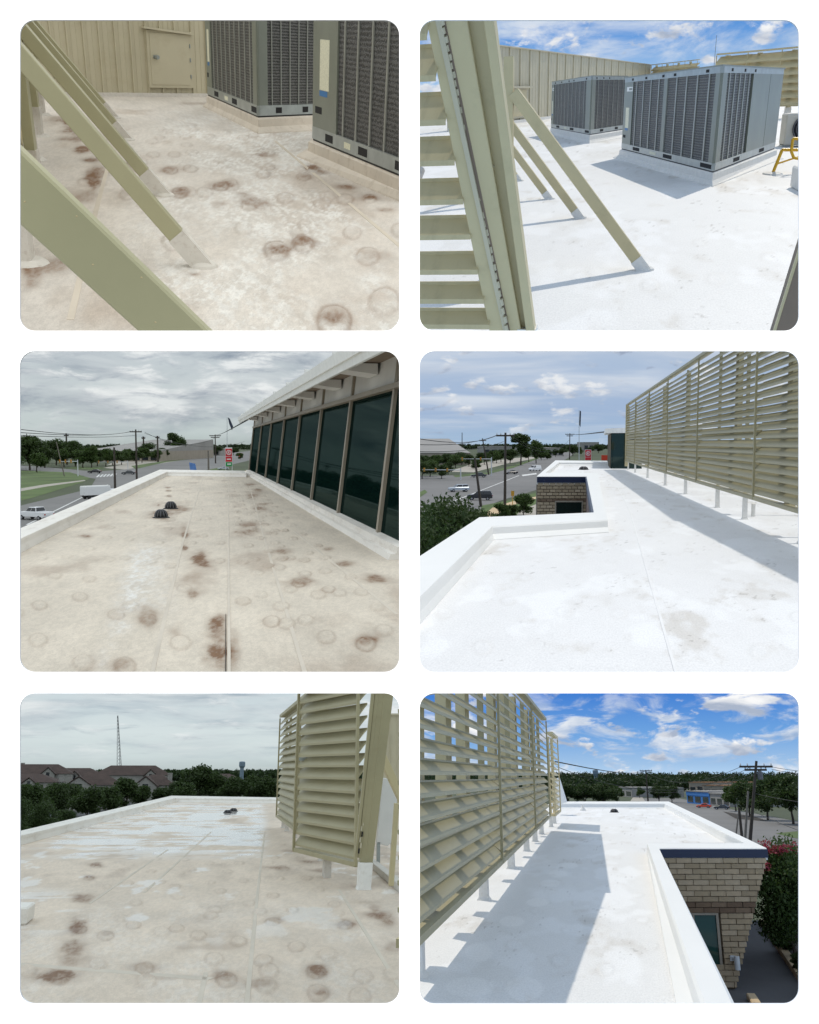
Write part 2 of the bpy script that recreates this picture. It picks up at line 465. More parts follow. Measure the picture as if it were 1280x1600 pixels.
def sky_mat(name, spec):
    m = bpy.data.materials.new(name); t = NT(m)
    for n in list(t.n): t.n.remove(n)
    out = t.add('ShaderNodeOutputMaterial'); em = t.add('ShaderNodeEmission'); t.link(em.outputs[0], out.inputs[0])
    # the sky is infinitely far: its colour depends on the direction looked in, for every ray alike
    ge = t.add('ShaderNodeNewGeometry'); vt = t.add('ShaderNodeVectorTransform', vector_type='VECTOR', convert_from='WORLD', convert_to='OBJECT'); t.link(ge.outputs['Incoming'], vt.inputs[0])
    nv = t.add('ShaderNodeVectorMath', operation='SCALE'); t.link(vt.outputs[0], nv.inputs[0]); nv.inputs['Scale'].default_value = -1.0
    sp = t.add('ShaderNodeSeparateXYZ'); t.link(nv.outputs[0], sp.inputs[0])
    x, z = sp.outputs[0], sp.outputs[2]
    zc = t.math('MAXIMUM', z, 0.0)
    base = t.ramp(t.math('MULTIPLY', zc, spec.get('zs', 5.0)), spec['grad'])

    def coords(kx, kz, off, comp):
        cv = t.add('ShaderNodeCombineXYZ')
        if comp:          # a flat cloud deck seen towards the horizon
            den = t.math('ADD', zc, comp)
            t.link(t.math('MULTIPLY', t.math('DIVIDE', x, den), kx), cv.inputs[0])
            t.link(t.math('MULTIPLY', t.math('DIVIDE', 1.0, den), kz), cv.inputs[1])
        else:
            t.link(t.math('MULTIPLY', x, kx), cv.inputs[0]); t.link(t.math('MULTIPLY', z, kz), cv.inputs[1])
        t.link(t.math('ADD', sp.outputs[1], off), cv.inputs[2]); return cv.outputs[0]

    col = base
    for L in spec['layers']:
        v = coords(L['kx'], L['kz'], L['off'], L.get('comp', 0))
        n = t.noise(v, 1.0, L.get('detail', 8), L.get('rough', .58), L.get('dist', .3))
        k = t.ramp(n, [(L['lo'], 0), (L['hi'], 1)], 'EASE')
        if 'fade' in L:   # cover thickens or thins with height
            k = t.math('MULTIPLY', k, t.ramp(t.math('MULTIPLY', zc, spec.get('zs', 5.0)), L['fade']))
        v2 = coords(L['kx'], L['kz'], L['off'] + L.get('lift', .0) + .001, L.get('comp', 0))
        ad = t.add('ShaderNodeVectorMath', operation='ADD'); t.link(v2, ad.inputs[0]); ad.inputs[1].default_value = L.get('shift', (.0, .35, .0))
        n2 = t.noise(ad.outputs[0], 1.0, L.get('detail', 8), L.get('rough', .58), L.get('dist', .3))
        c = t.ramp(n2, [(L.get('clo', .35), L['c1']), (L.get('chi', .65), L['c0'])])
        col = t.mix(k, col, c)
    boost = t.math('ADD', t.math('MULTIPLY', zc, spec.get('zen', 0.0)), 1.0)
    below = t.ramp(t.math('ADD', t.math('MULTIPLY', z, 40), .5), [(0, spec.get('low', .5)), (1, 1)])  # added glow below the horizon replaces light bounced off the missing near roof
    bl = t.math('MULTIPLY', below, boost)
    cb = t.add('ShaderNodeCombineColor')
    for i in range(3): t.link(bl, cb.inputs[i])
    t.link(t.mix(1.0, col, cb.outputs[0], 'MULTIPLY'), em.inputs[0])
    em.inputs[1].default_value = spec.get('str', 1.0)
    m.cycles.emission_sampling = 'NONE'
    return m


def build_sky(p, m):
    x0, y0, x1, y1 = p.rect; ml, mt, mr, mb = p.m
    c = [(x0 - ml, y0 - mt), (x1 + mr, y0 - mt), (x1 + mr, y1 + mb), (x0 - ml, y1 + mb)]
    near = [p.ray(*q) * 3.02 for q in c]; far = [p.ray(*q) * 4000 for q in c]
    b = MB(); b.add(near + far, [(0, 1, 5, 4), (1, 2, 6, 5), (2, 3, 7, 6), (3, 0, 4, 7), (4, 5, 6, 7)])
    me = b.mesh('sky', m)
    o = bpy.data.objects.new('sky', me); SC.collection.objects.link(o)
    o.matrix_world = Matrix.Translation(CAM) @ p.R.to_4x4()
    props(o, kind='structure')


g_ = lambda *c: srgb(*c)
OVER = dict(zen=1.6)
SKY = {
    'one': dict(low=.8, grad=[(0, g_(205, 208, 206)), (1, g_(210, 212, 210))], zen=1.2, str=1.05, layers=[]),
    'three': dict(low=.7, zs=8.0, grad=[(0, g_(190, 202, 200)), (.3, g_(192, 201, 202)), (1, g_(178, 186, 192))], zen=1.8, str=1.0, layers=[
        dict(kx=8, kz=30, off=3.1, lo=.34, hi=.62, rough=.58, dist=.5, detail=7, c0=g_(220, 224, 224), c1=g_(128, 140, 154), clo=.38, chi=.62, shift=(.05, -.35, 0), fade=[(0, .15), (.25, .85), (1, 1)]),
        dict(kx=22, kz=85, off=9.4, lo=.46, hi=.66, rough=.6, dist=.4, detail=6, c0=g_(232, 234, 233), c1=g_(142, 152, 164), clo=.4, chi=.62, shift=(.05, -.4, 0), fade=[(0, .15), (.25, .6), (1, .7)])]),
    'five': dict(low=.7, zs=8.0, grad=[(0, g_(200, 213, 213)), (.3, g_(210, 221, 222)), (1, g_(176, 192, 203))], zen=.9, str=1.0, layers=[
        dict(kx=6, kz=40, off=5.2, lo=.36, hi=.64, rough=.58, dist=.5, detail=7, c0=g_(228, 232, 232), c1=g_(158, 173, 184), clo=.38, chi=.62, shift=(.05, -.35, 0), fade=[(0, .15), (.3, .8), (1, 1)]),
        dict(kx=18, kz=95, off=1.7, lo=.50, hi=.70, rough=.6, dist=.4, detail=6, c0=g_(236, 239, 239), c1=g_(150, 164, 175), clo=.4, chi=.62, shift=(.05, -.4, 0), fade=[(0, .15), (.3, .6), (1, .7)])]),
    'four': dict(low=1.0, zs=7.0, grad=[(0, g_(162, 188, 214)), (.25, g_(160, 182, 212)), (1, g_(182, 198, 218))], zen=.15, str=1.0, layers=[
        dict(kx=.8, kz=.8, off=2.3, comp=.06, lo=.36, hi=.66, rough=.5, dist=.4, c0=g_(214, 222, 232), c1=g_(186, 198, 216), fade=[(0, .3), (.4, .9), (1, .9)]),
        dict(kx=26, kz=58, off=7.15, lo=.55, hi=.66, rough=.5, dist=.2, detail=6, c0=g_(236, 238, 240), c1=g_(150, 162, 184), clo=.4, chi=.62, shift=(0, -.45, 0), fade=[(0, .1), (.18, .9), (1, .85)])]),
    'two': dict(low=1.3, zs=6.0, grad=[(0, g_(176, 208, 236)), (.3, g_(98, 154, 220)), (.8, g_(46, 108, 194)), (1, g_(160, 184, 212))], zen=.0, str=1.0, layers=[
        dict(kx=9, kz=18, off=4.45, lo=.42, hi=.66, rough=.62, dist=.7, c0=g_(226, 232, 240), c1=g_(176, 198, 226), fade=[(0, 1), (1, .85)]),
        dict(kx=24, kz=44, off=1.62, lo=.54, hi=.64, rough=.56, dist=.3, detail=7, c0=g_(246, 247, 248), c1=g_(168, 180, 200), shift=(0, -.5, 0))]),
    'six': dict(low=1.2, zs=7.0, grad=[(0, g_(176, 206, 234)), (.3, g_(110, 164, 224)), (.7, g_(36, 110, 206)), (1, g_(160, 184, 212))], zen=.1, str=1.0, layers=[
        dict(kx=16, kz=46, off=6.3, lo=.46, hi=.62, rough=.6, dist=.5, detail=8, c0=g_(240, 243, 246), c1=g_(160, 182, 212), shift=(0, -.4, 0), fade=[(0, .8), (.4, .95), (.62, .3), (.75, .25), (1, .8)]),
        dict(kx=15, kz=34, off=2.62, lo=.545, hi=.62, rough=.56, dist=.3, detail=8, c0=g_(250, 250, 250), c1=g_(170, 182, 202), clo=.42, chi=.62, shift=(0, -.4, 0))]),
}
build_board()
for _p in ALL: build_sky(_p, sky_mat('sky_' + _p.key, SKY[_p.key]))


# ------------------------------------------------------------------ noise for stains
def vnoise(x, y, seed):
    def h(i, j):
        n = (i * 374761393 + j * 668265263 + seed * 974711) & 0x7fffffff
        n = ((n ^ (n >> 13)) * 1274126177) & 0x7fffffff
        return ((n ^ (n >> 16)) & 0xffff) / 65535.0
    xi = np.floor(x).astype(np.int64); yi = np.floor(y).astype(np.int64); fx = x - xi; fy = y - yi
    fx = fx * fx * (3 - 2 * fx); fy = fy * fy * (3 - 2 * fy)
    a = h(xi, yi) * (1 - fx) + h(xi + 1, yi) * fx; b = h(xi, yi + 1) * (1 - fx) + h(xi + 1, yi + 1) * fx
    return a * (1 - fy) + b * fy


def fbm(x, y, seed, o=5, r=.55):
    s = 0; a = 1; t = 0
    for i in range(o):
        s = s + a * vnoise(x * 2 ** i, y * 2 ** i, seed + i * 17); t += a; a *= r
    return s / t


def sstep(a, b, x):
    t = np.clip((x - a) / (b - a), 0, 1); return t * t * (3 - 2 * t)


def roof_mesh(p, rows, ny, nx, paint, name='roof_membrane', plates=(), relief=1.0):
    """dense roof surface on z = 0; paint(px, py, X, Y) -> rgb(a) coat colour"""
    ys = [r[0] for r in rows]
    tot = np.linspace(0, 1, ny)
    Yp = ys[0] + (ys[-1] - ys[0]) * tot
    Yp = np.unique(np.concatenate([Yp, np.array(ys)]))
    ny = len(Yp)
    xl = np.interp(Yp, ys, [r[1] for r in rows]); xr = np.interp(Yp, ys, [r[2] for r in rows])
    t = np.linspace(0, 1, nx)[None, :]
    PX = xl[:, None] * (1 - t) + xr[:, None] * t; PY = np.repeat(Yp[:, None], nx, 1)
    Bt = np.array(p.B.transposed())
    D = np.stack([(PX - 640) / F, (800 - PY) / F, -np.ones_like(PX)], -1) @ Bt.T
    tt = -p.h / D[..., 2]
    X = D[..., 0] * tt; Y = D[..., 1] * tt
    Z = .010 * (fbm(X * .9, Y * .3, 91, 3) - .5)
    for (x, y, s_, dk) in plates:      # fastener plates swell the membrane
        r = .074 * s_ * F / p_depth(PY); d = np.sqrt(((PX - x) / r) ** 2 + ((PY - y) / (r * np.maximum(PY - p_hor, 20) / 440)) ** 2)
        Z = Z + relief * (.016 * (1 - sstep(.82, 1.15, d)) - .007 * (1 - sstep(.45, .8, d)))
    V = np.stack([X, Y, Z], -1).reshape(-1, 3)
    idx = np.arange(ny * nx).reshape(ny, nx)
    Q = np.stack([idx[1:, :-1], idx[1:, 1:], idx[:-1, 1:], idx[:-1, :-1]], -1).reshape(-1, 4)
    me = bpy.data.meshes.new(name)
    me.vertices.add(len(V)); me.vertices.foreach_set('co', V.ravel())
    me.loops.add(Q.size); me.loops.foreach_set('vertex_index', Q.ravel())
    me.polygons.add(len(Q)); me.polygons.foreach_set('loop_start', np.arange(0, Q.size, 4)); me.polygons.foreach_set('loop_total', np.full(len(Q), 4))
    me.polygons.foreach_set('use_smooth', np.ones(len(Q), bool)); me.update(); me.validate()
    c = paint(PX, PY, X, Y).reshape(-1, 4)
    ca = me.color_attributes.new('coat', 'FLOAT_COLOR', 'POINT'); ca.data.foreach_set('color', c.ravel().astype(np.float32))
    return me


def tan_paint(seed, spots, plates, chalk, wet_sheen=None, tint=(200, 189, 173), bands=None):
    base = np.array(srgb(*tint)); brown = np.array(srgb(116, 82, 52)); white = np.array(srgb(228, 226, 221)); mud = np.array(srgb(168, 150, 132))

    def paint(PX, PY, X, Y):
        u, v = X * 1.0, Y * .34
        n1 = fbm(u * .8, v * .8, seed); n2 = fbm(u * 3.2, v * 3.2, seed + 5); n3 = fbm(u * 11, v * 11, seed + 9); n4 = fbm(u * 6, v * 6, seed + 61, 4, .6); gr = sstep(.3, .7, fbm(u * 30, v * 30, seed + 71, 3, .8))
        k = (.80 + .28 * n1 + .12 * (n2 - .5) * 2)[..., None]
        c = base * k
        m = sstep(.55, .8, fbm(u * 1.3 + 7, v * 1.3, seed + 21))[..., None] * .55
        c = c * (1 - m) + mud * m
        if chalk is not None:
            ck = chalk(PX, PY) * sstep(.34, .64, fbm(u * 1.6 + 3, v * 1.6, seed + 33, 5, .6)) * (.25 + .75 * sstep(.44, .60, fbm(u * 18 + 1, v * 18, seed + 37, 4, .8)))
            c = c * (1 - ck[..., None]) + white * ck[..., None]
        for (x, y, rx, ry, a) in spots:
            dx = (PX - x) / rx; dy = (PY - y) / ry
            wob = (n2 - .5) * 1.2 + (n4 - .5) * .8
            d = np.sqrt(dx * dx + dy * dy) + wob
            w = a * (.5 * (1 - sstep(.3, .95, d)) + .55 * (1 - sstep(.2, 1.5, d))) * (.6 + .5 * gr) * (.6 + .7 * n3)
            w = np.clip(w * 1.15, 0, .95)[..., None]
            c = c * (1 - w) + brown * w
        for (x, y, s_, dk) in plates:
            r = .076 * s_ * F / p_depth(PY)
            dx = (PX - x) / r; dy = (PY - y) / (r * np.maximum(PY - p_hor, 20) / 440)
            d = np.sqrt(dx * dx + dy * dy) + (n3 - .5) * .35
            ring = np.exp(-((d - 1.12) / .2) ** 2) * (.12 + .42 * dk) * (.2 + 1.3 * n2)
            halo = np.exp(-(np.maximum(d - .3, 0) / 1.2) ** 2) * .55 * dk * sstep(.3, .8, n2) * (.6 + .5 * gr)
            w = np.clip(np.maximum(ring, halo), 0, .8)[..., None]
            c = c * (1 - w) + brown * w
        c = c * (.94 + .12 * gr)[..., None]
        al = np.zeros(PX.shape)
        if wet_sheen is not None:
            wz = wet_sheen(PX, PY, u, v); al = wz
            sheen_col = np.array(srgb(236, 234, 230))  # pale sky sheen of the damp patches, painted into the coat colour
            c = c * (1 - .75 * wz[..., None]) + sheen_col * .75 * wz[..., None]
        if bands is not None: c = c * bands(PX, PY)[..., None]
        return np.concatenate([np.clip(c, 0, .9), al[..., None]], -1)
    return paint


p_depth = None; p_hor = 0


def white_paint(seed, extra=None, tint=(231, 230, 227), ghosts=()):
    base = np.array(srgb(*tint)); soil = np.array(srgb(198, 191, 180)); brig = np.array(srgb(240, 240, 239))

    def paint(PX, PY, X, Y):
        u, v = X, Y * .34
        n1 = fbm(u * .7, v * .7, seed); n2 = fbm(u * 2.6, v * 2.6, seed + 4, 6, .62); n3 = fbm(u * 9, v * 9, seed + 8)
        c = base * (.93 + .09 * n1 + .05 * (n3 - .5))[..., None]
        m = (sstep(.52, .72, n2) * sstep(.4, .62, fbm(u * 1.1 + 9, v * 1.1, seed + 14)) * .55)[..., None]
        c = c * (1 - m) + soil * m
        m = (sstep(.56, .68, fbm(u * 1.7 + 4, v * 1.7 + 2, seed + 25, 4)) * .6)[..., None]
        c = c * (1 - m) + brig * m
        sp_ = (sstep(.86, .9, vnoise(u * 26, v * 26, seed + 50)) * sstep(.5, .7, n2) * .4)[..., None]; c = c * (1 - sp_) + np.array(srgb(120, 112, 100)) * sp_
        for (x, y, s_, dk) in ghosts:
            r = .08 * s_ * F / p_depth(PY); d = np.sqrt(((PX - x) / r) ** 2 + ((PY - y) / (r * np.maximum(PY - p_hor, 20) / 440)) ** 2) + (n3 - .5) * .3
            w = (np.exp(-((d - 1.05) / .3) ** 2) * .16 * (.3 + dk) * (.4 + n2))[..., None]; c = c * (1 - w) + soil * w
        if extra is not None: c = extra(c, PX, PY, u, v, n3)
        return np.concatenate([np.clip(c, 0, .93), np.zeros(PX.shape)[..., None]], -1)
    return paint


# ------------------------------------------------------------------ shared builders
def parapet(th, outer, inner, ztop, mt, name='parapet', zin=0.0, zout=-.6, cant=.12, closed=False):
    """coated parapet: outer and inner are place-local xy of the top edges"""
    b = MB(); n = len(outer)
    rings = []
    for i in range(n):
        o, q = Vector((outer[i][0], outer[i][1], 0)), Vector((inner[i][0], inner[i][1], 0))
        d = (q - o).normalized()
        rings.append([o + Vector((0, 0, zout)), o + Vector((0, 0, ztop - .02)), o + d * .03 + Vector((0, 0, ztop)), q - d * .03 + Vector((0, 0, ztop)),
                      q + Vector((0, 0, ztop - .03)), q + d * .02 + Vector((0, 0, cant)), q + d * .16 + Vector((0, 0, .012 + zin)), q + d * .16 + Vector((0, 0, zin - .05))])
    b.loft(rings)
    return th.part(name, b, mt)


def face_box(b, P0, P1, s0, s1, z0, z1, d0, d1, nrm):
    a = P0.lerp(P1, s0); c = P0.lerp(P1, s1); n = nrm
    return b.hexa([a + n * d0 + Vector((0, 0, z0)), c + n * d0 + Vector((0, 0, z0)), c + n * d1 + Vector((0, 0, z0)), a + n * d1 + Vector((0, 0, z0))],
                  [a + n * d0 + Vector((0, 0, z1)), c + n * d0 + Vector((0, 0, z1)), c + n * d1 + Vector((0, 0, z1)), a + n * d1 + Vector((0, 0, z1))])


def ac_unit(p, A, B_, C, z0, z1, label, curbm, nl, nr, coil_l=(.1, .97), coil_r=(.06, .94), panel_r=None, stickers=True, mid=None, group=None, coilm='coil', stretch=2.6, curb=.16):
    """A - B - C: left, near and right corners of the base on the roof"""
    A, B_, C = (Vector((q.x, q.y, 0)) for q in (A, B_, C)); D = A + C - B_
    cen = (A + C) / 2
    th = Thing(p, 'rooftop_air_unit', label, 'air conditioner', cen, group)

    def outn(P, Q):
        d = (Q - P).normalized(); n = Vector((d.y, -d.x, 0)); return n if n.dot((P + Q) / 2 - cen) > 0 else -n
    nL, nR = outn(A, B_), outn(B_, C)
    H = z1 - z0; rail = H * .075
    # curb with a sloped, coated flashing
    def ring(off, z):
        return [q + (q - cen).normalized() * off + Vector((0, 0, z)) for q in (A, B_, C, D)]
    b = MB(); b.loft([ring(curb + .14, -.02), ring(curb + .12, .02), ring(curb * .55, z0 * .35), ring(curb * .5, z0 * .8), ring(curb * .2, z0 * .86), ring(.02, z0 - .03)])
    th.part('curb', b, curbm)
    b = MB(); b.loft([ring(.0, z0 - .03), ring(.0, z0)]); th.part('gasket', b, M['black'])
    b = MB(); b.loft([ring(-.22, z0), ring(-.22, z1 - .02)]); th.part('cabinet', b, M['acgrey'])
    b = MB(); b.loft([ring(.05, z1 - .03), ring(.05, z1)]); th.part('lid', b, M['acgrey'])
    for (P, Q, n, nb, cf, left) in ((A, B_, nL, nl, coil_l, True), (B_, C, nR, nr, coil_r, False)):
        L = (Q - P).length
        b = MB(); face_box(b, P, Q, 0, 1, z0 + .0, z0 + rail, -.04, .015, n); r = th.part('base_rail', b, M['galv'])
        for s_ in ((.22, .6, .95) if left else (.3, .72)):
            bb = MB(); face_box(bb, P, Q, s_ - .045, s_ + .045, z0 + rail * .2, z0 + rail * .78, .0, .019, n); th.part('fork_pocket', bb, M['hole'], r)
        b = MB(); face_box(b, P, Q, 0, 1, z1 - .03 - rail * .8, z1 - .03, -.04, .015, n); tr = th.part('top_rail', b, M['galv'])
        for s_ in ((.12, .3, .5, .62, .9) if left else (.12, .3, .46)):
            bb = MB(); face_box(bb, P, Q, s_ - .012, s_ + .012, z1 - .03 - rail * .6, z1 - .03 - rail * .2, .0, .018, n); th.part('lifting_hole', bb, M['hole'], tr)
        b = MB(); face_box(b, P, Q, cf[0], cf[1], z0 + rail, z1 - .03 - rail * .8, -.035, -.012, n); th.part('coil_panel', b, M[coilm])
        w = .0048 * stretch / 2.6
        for i in range(nb):
            s_ = cf[0] + (cf[1] - cf[0]) * (i + .5) / nb
            bb = MB(); face_box(bb, P, Q, s_ - w, s_ + w, z0 + rail, z1 - .03 - rail * .8, -.012, .006, n); th.part('guard_bar', bb, M['bar'])
        if left:
            for (s0, s1) in ((.0, cf[0] - .002), (cf[1] + .002, 1.0)):
                bb = MB(); face_box(bb, P, Q, s0, s1, z0 + rail, z1 - .03 - rail * .8, -.03, .012, n); th.part('corner_post', bb, M['acgrey'])
            if mid:
                bb = MB(); face_box(bb, P, Q, mid - .018, mid + .018, z0 + rail, z1 - .03 - rail * .8, -.03, .012, n); th.part('corner_post', bb, M['acgrey'])
        else:
            bb = MB(); face_box(bb, P, Q, 0, cf[0] - .002, z0 + rail, z1 - .03 - rail * .8, -.03, .012, n); th.part('corner_post', bb, M['acgrey'])
            if panel_r:
                for (s0, s1) in panel_r:
                    bb = MB(); face_box(bb, P, Q, s0, s1, z0 + rail, z1 - .035, -.03, .014, n); th.part('access_panel', bb, M['acgrey'])
            else:
                bb = MB(); face_box(bb, P, Q, cf[1] + .002, 1, z0 + rail, z1 - .03 - rail * .8, -.03, .012, n); th.part('corner_post', bb, M['acgrey'])
        if left and stickers:
            c0 = cf[0]
            bb = MB(); face_box(bb, P, Q, c0 * .3, c0 * .68, z0 + H * .30, z0 + H * .58, .012, .0145, n); th.part('rating_label', bb, M['sticker'])
            bb = MB(); face_box(bb, P, Q, c0 * .3, c0 * .95, z0 + H * .80, z0 + H * .86, .012, .0145, n); lb = th.part('white_label', bb, M['white'])
            bb = MB(); face_box(bb, P, Q, c0 * .55, c0 * .9, z0 + H * .815, z0 + H * .845, .0145, .0165, n); th.part('grey_print', bb, M['acgrey'], lb)
            bb = MB(); face_box(bb, P, Q, c0 * .3, c0 * .62, z0 + H * .265, z0 + H * .297, .012, .0145, n); th.part('blue_label', bb, M['blue_sticker'])
            bb = MB(); face_box(bb, P, Q, c0 * .12, c0 * .4, z0 + H * .16, z0 + H * .20, .012, .015, n); th.part('knockout_plug', bb, M['hole'])
            bb = MB(); face_box(bb, P, Q, .40, .47, z0 + rail * .25, z0 + rail * .7, .015, .0175, n); th.part('rail_label', bb, M['sticker'])
    return th


def slat_mesh(m, depth=.13, rise=.11, lip=.045, t=.012):
    """unit-long louvre blade along local x: outer edge low with a down-turned lip, inner edge high; outer side is -y"""
    prof = [(-depth / 2, -rise / 2 - lip), (-depth / 2, -rise / 2 + .004), (-depth * .18, -rise * .12), (depth * .2, rise * .28), (depth / 2, rise / 2 + .01), (depth / 2, rise / 2 + .03),
            (depth / 2 + t, rise / 2 + .03), (depth / 2 + t, rise / 2 - .004), (depth * .2 + t, rise * .28 - t), (-depth * .18 + t, -rise * .12 - t), (-depth / 2 + t, -rise / 2 - .008), (-depth / 2 + t, -rise / 2 - lip)]
    b = MB(); b.prism([(0, y, z) for y, z in prof], (1, 0, 0))
    return b.mesh('slat', m)


JR = random.Random(12)


def screen(p, P0, P1, outward, zb, zt, bays, pitch, label, cat='louvre screen', postn=1, mt='tan', boot='boot', posts=None, group=None, sdepth=.13, rise=.11, lip=.045, thing=None, end_caps=True, postoff=.16, postw=.07, smesh=None, bootz=None, clip=None):
    """louvred metal screen standing on coated posts. bays: fractions of the bay boundaries"""
    P0, P1 = Vector((P0[0], P0[1], 0)), Vector((P1[0], P1[1], 0)); d = (P1 - P0); L = d.length; d.normalize()
    n = Vector((d.y, -d.x, 0))
    if n.dot(Vector(outward)) < 0: n = -n
    th = thing or Thing(p, 'louvre_screen', label, cat, P0, group)
    m = M[mt]; ang = math.atan2(d.y, d.x)
    # slat local -y must point outward
    flip = (Matrix.Rotation(ang, 3, 'Z') @ Vector((0, -1, 0))).dot(n) < 0
    me = smesh or slat_mesh(m, sdepth, rise, lip)
    k = int((zt - zb - .1) / pitch)
    for j in range(len(bays) - 1):
        a = P0 + d * L * bays[j]; c = P0 + d * L * bays[j + 1]; ln = (c - a).length
        for i in range(k):
            z = zb + .1 + pitch * (i + .5)
            a, c = P0 + d * L * bays[j], P0 + d * L * bays[j + 1]
            if clip:                       # the screen steps up away from its near end
                y0 = clip(z + .07)
                if c.y <= y0 + .1: continue
                if a.y < y0: a = a + d * (y0 - a.y) / d.y
            ln = (c - a).length
            jz = Vector((0, 0, z + JR.uniform(-.006, .006)))
            o = th.inst('slat', me, c + jz, None, ang + math.pi, (ln, 1, 1)) if flip else th.inst('slat', me, a + jz, None, ang, (ln, 1, 1))
            o.rotation_euler = (JR.gauss(0, .035), JR.gauss(0, .0012), o.rotation_euler.z)      # blades are never quite true
    top_at = lambda q: zt if clip is None else min(zt, max(z_ for z_ in [zb + .3 + .02 * i_ for i_ in range(300)] if clip(z_) <= q.y))
    for j, s_ in enumerate(bays):
        a = P0 + d * L * s_; b = MB(); b.bar(a + n * (sdepth / 2 + .012) + Vector((0, 0, zb - .02)), a + n * (sdepth / 2 + .012) + Vector((0, 0, top_at(a) - .04)), .05, .045, n); th.part('mullion', b, m)
    R0 = P0 if clip is None else P0 + d * max(0, (clip(zt + .08) - P0.y) / d.y)
    b = MB(); b.bar(R0 + Vector((0, 0, zt + .03)), P1 + Vector((0, 0, zt + .03)), sdepth + .07, .09); th.part('top_rail', b, m)
    if clip and R0 != P0:
        b = MB(); b.bar(P0 + Vector((0, 0, top_at(P0) - .13)), R0 + Vector((0, 0, zt - .02)), .03, .22); th.part('shadow_edge_rail', b, m)  # unseen added rail that straightens the edge of the screen's cast shadow
    b = MB(); b.bar(P0 + Vector((0, 0, zb)), P1 + Vector((0, 0, zb)), sdepth + .05, .07); th.part('bottom_rail', b, m)
    for s_ in (posts if posts is not None else [(.5 + i) / postn for i in range(postn)]):
        a = P0 + d * L * s_ - n * postoff
        bz = bootz or zb * .85
        b = MB(); b.bar(a + Vector((0, 0, bz - .02)), a + Vector((0, 0, top_at(a) - .06)), postw, postw * 1.3, n); q = th.part('post', b, m)
        b = MB(); w = postw * 1.5
        b.loft([[a + Vector((sx * w, sy * w, 0)) for sx, sy in ((-.9, -.9), (.9, -.9), (.9, .9), (-.9, .9))],
                [a + Vector((sx * w, sy * w, .05)) for sx, sy in ((-.62, -.62), (.62, -.62), (.62, .62), (-.62, .62))],
                [a + Vector((sx * w, sy * w, bz)) for sx, sy in ((-.56, -.56), (.56, -.56), (.56, .56), (-.56, .56))]])
        th.part('boot', b, M[boot], q)
    th.top_at = top_at; return th


def brace(th, foot, top, w, h, m, bootm, blen=.28, boot=True, up=(0, 1, 0)):
    foot, top = Vector(foot), Vector(top); d = (top - foot).normalized()
    s = foot + d * (blen if boot else 0)
    b = MB(); b.bar(s - d * .02, top, w, h, up); o = th.part('brace', b, m, bevel=.006)
    if boot:
        b = MB(); b.bar(foot - d * .03, s, w * 1.12, h * 1.12, up); b.lathe(foot, [(w * .95, -.01), (w * .85, .02), (w * .55, .045)], 14)
        th.part('boot', b, bootm, o)
    return o


def ribbed_wall(th, P0, P1, seams, z0, z1, m, n, rib=.04, cap=True, ribw=.035):
    """standing-seam wall: each panel between two seams is a piece of its own"""
    for s0, s1 in zip(seams[:-1], seams[1:]):
        b = MB(); L = (P1 - P0).length; e = ribw / L
        face_box(b, P0, P1, s0 + e * .02, s1 - e * .02, z0, z1, -.04, 0, n)
        face_box(b, P0, P1, s0 + e * .04, s0 + e, z0 + .002, z1 - .002, -.002, rib, n)
        face_box(b, P0, P1, (s0 * .66 + s1 * .34) - e * .3, (s0 * .66 + s1 * .34) + e * .3, z0 + .002, z1 - .002, -.002, rib * .18, n)
        face_box(b, P0, P1, (s0 * .33 + s1 * .67) - e * .3, (s0 * .33 + s1 * .67) + e * .3, z0 + .002, z1 - .002, -.002, rib * .18, n)
        th.part('wall_panel', b, m)
    if cap:
        b = MB(); face_box(b, P0, P1, seams[0], seams[-1], z1, z1 + .09, -.08, rib + .05, n); th.part('cap_flashing', b, m)


def leaf_cloud(rng, lobes, n, size, squash=.8):
    """leaf quads through the volume of several lobes; returns verts, faces arrays"""
    lobes = np.array(lobes, float); wts = lobes[:, 3] ** 2 * 1.0; wts /= wts.sum()
    k = rng.choice(len(lobes), n, p=wts)
    d = rng.normal(size=(n, 3)); d /= np.linalg.norm(d, axis=1)[:, None]
    r = rng.random(n) ** .45
    # ragged outline
    r = r * (.78 + .34 * rng.random(n))
    c = lobes[k, :3] + d * (lobes[k, 3] * r)[:, None] * np.array([1, 1, squash])
    a = rng.normal(size=(n, 3)); a /= np.linalg.norm(a, axis=1)[:, None]
    b = np.cross(a, rng.normal(size=(n, 3))); b /= np.linalg.norm(b, axis=1)[:, None]
    s = size * (.55 + .9 * rng.random(n))[:, None]
    V = np.stack([c - a * s, c + b * s * .55, c + a * s, c - b * s * .55], 1).reshape(-1, 3)
    return V


def quads_mesh(name, V, m):
    me = bpy.data.meshes.new(name); n = len(V)
    me.vertices.add(n); me.vertices.foreach_set('co', V.ravel())
    me.loops.add(n); me.loops.foreach_set('vertex_index', np.arange(n))
    me.polygons.add(n // 4); me.polygons.foreach_set('loop_start', np.arange(0, n, 4)); me.polygons.foreach_set('loop_total', np.full(n // 4, 4))
    me.update(); me.validate(); me.materials.append(m); return me


TREEM = {}


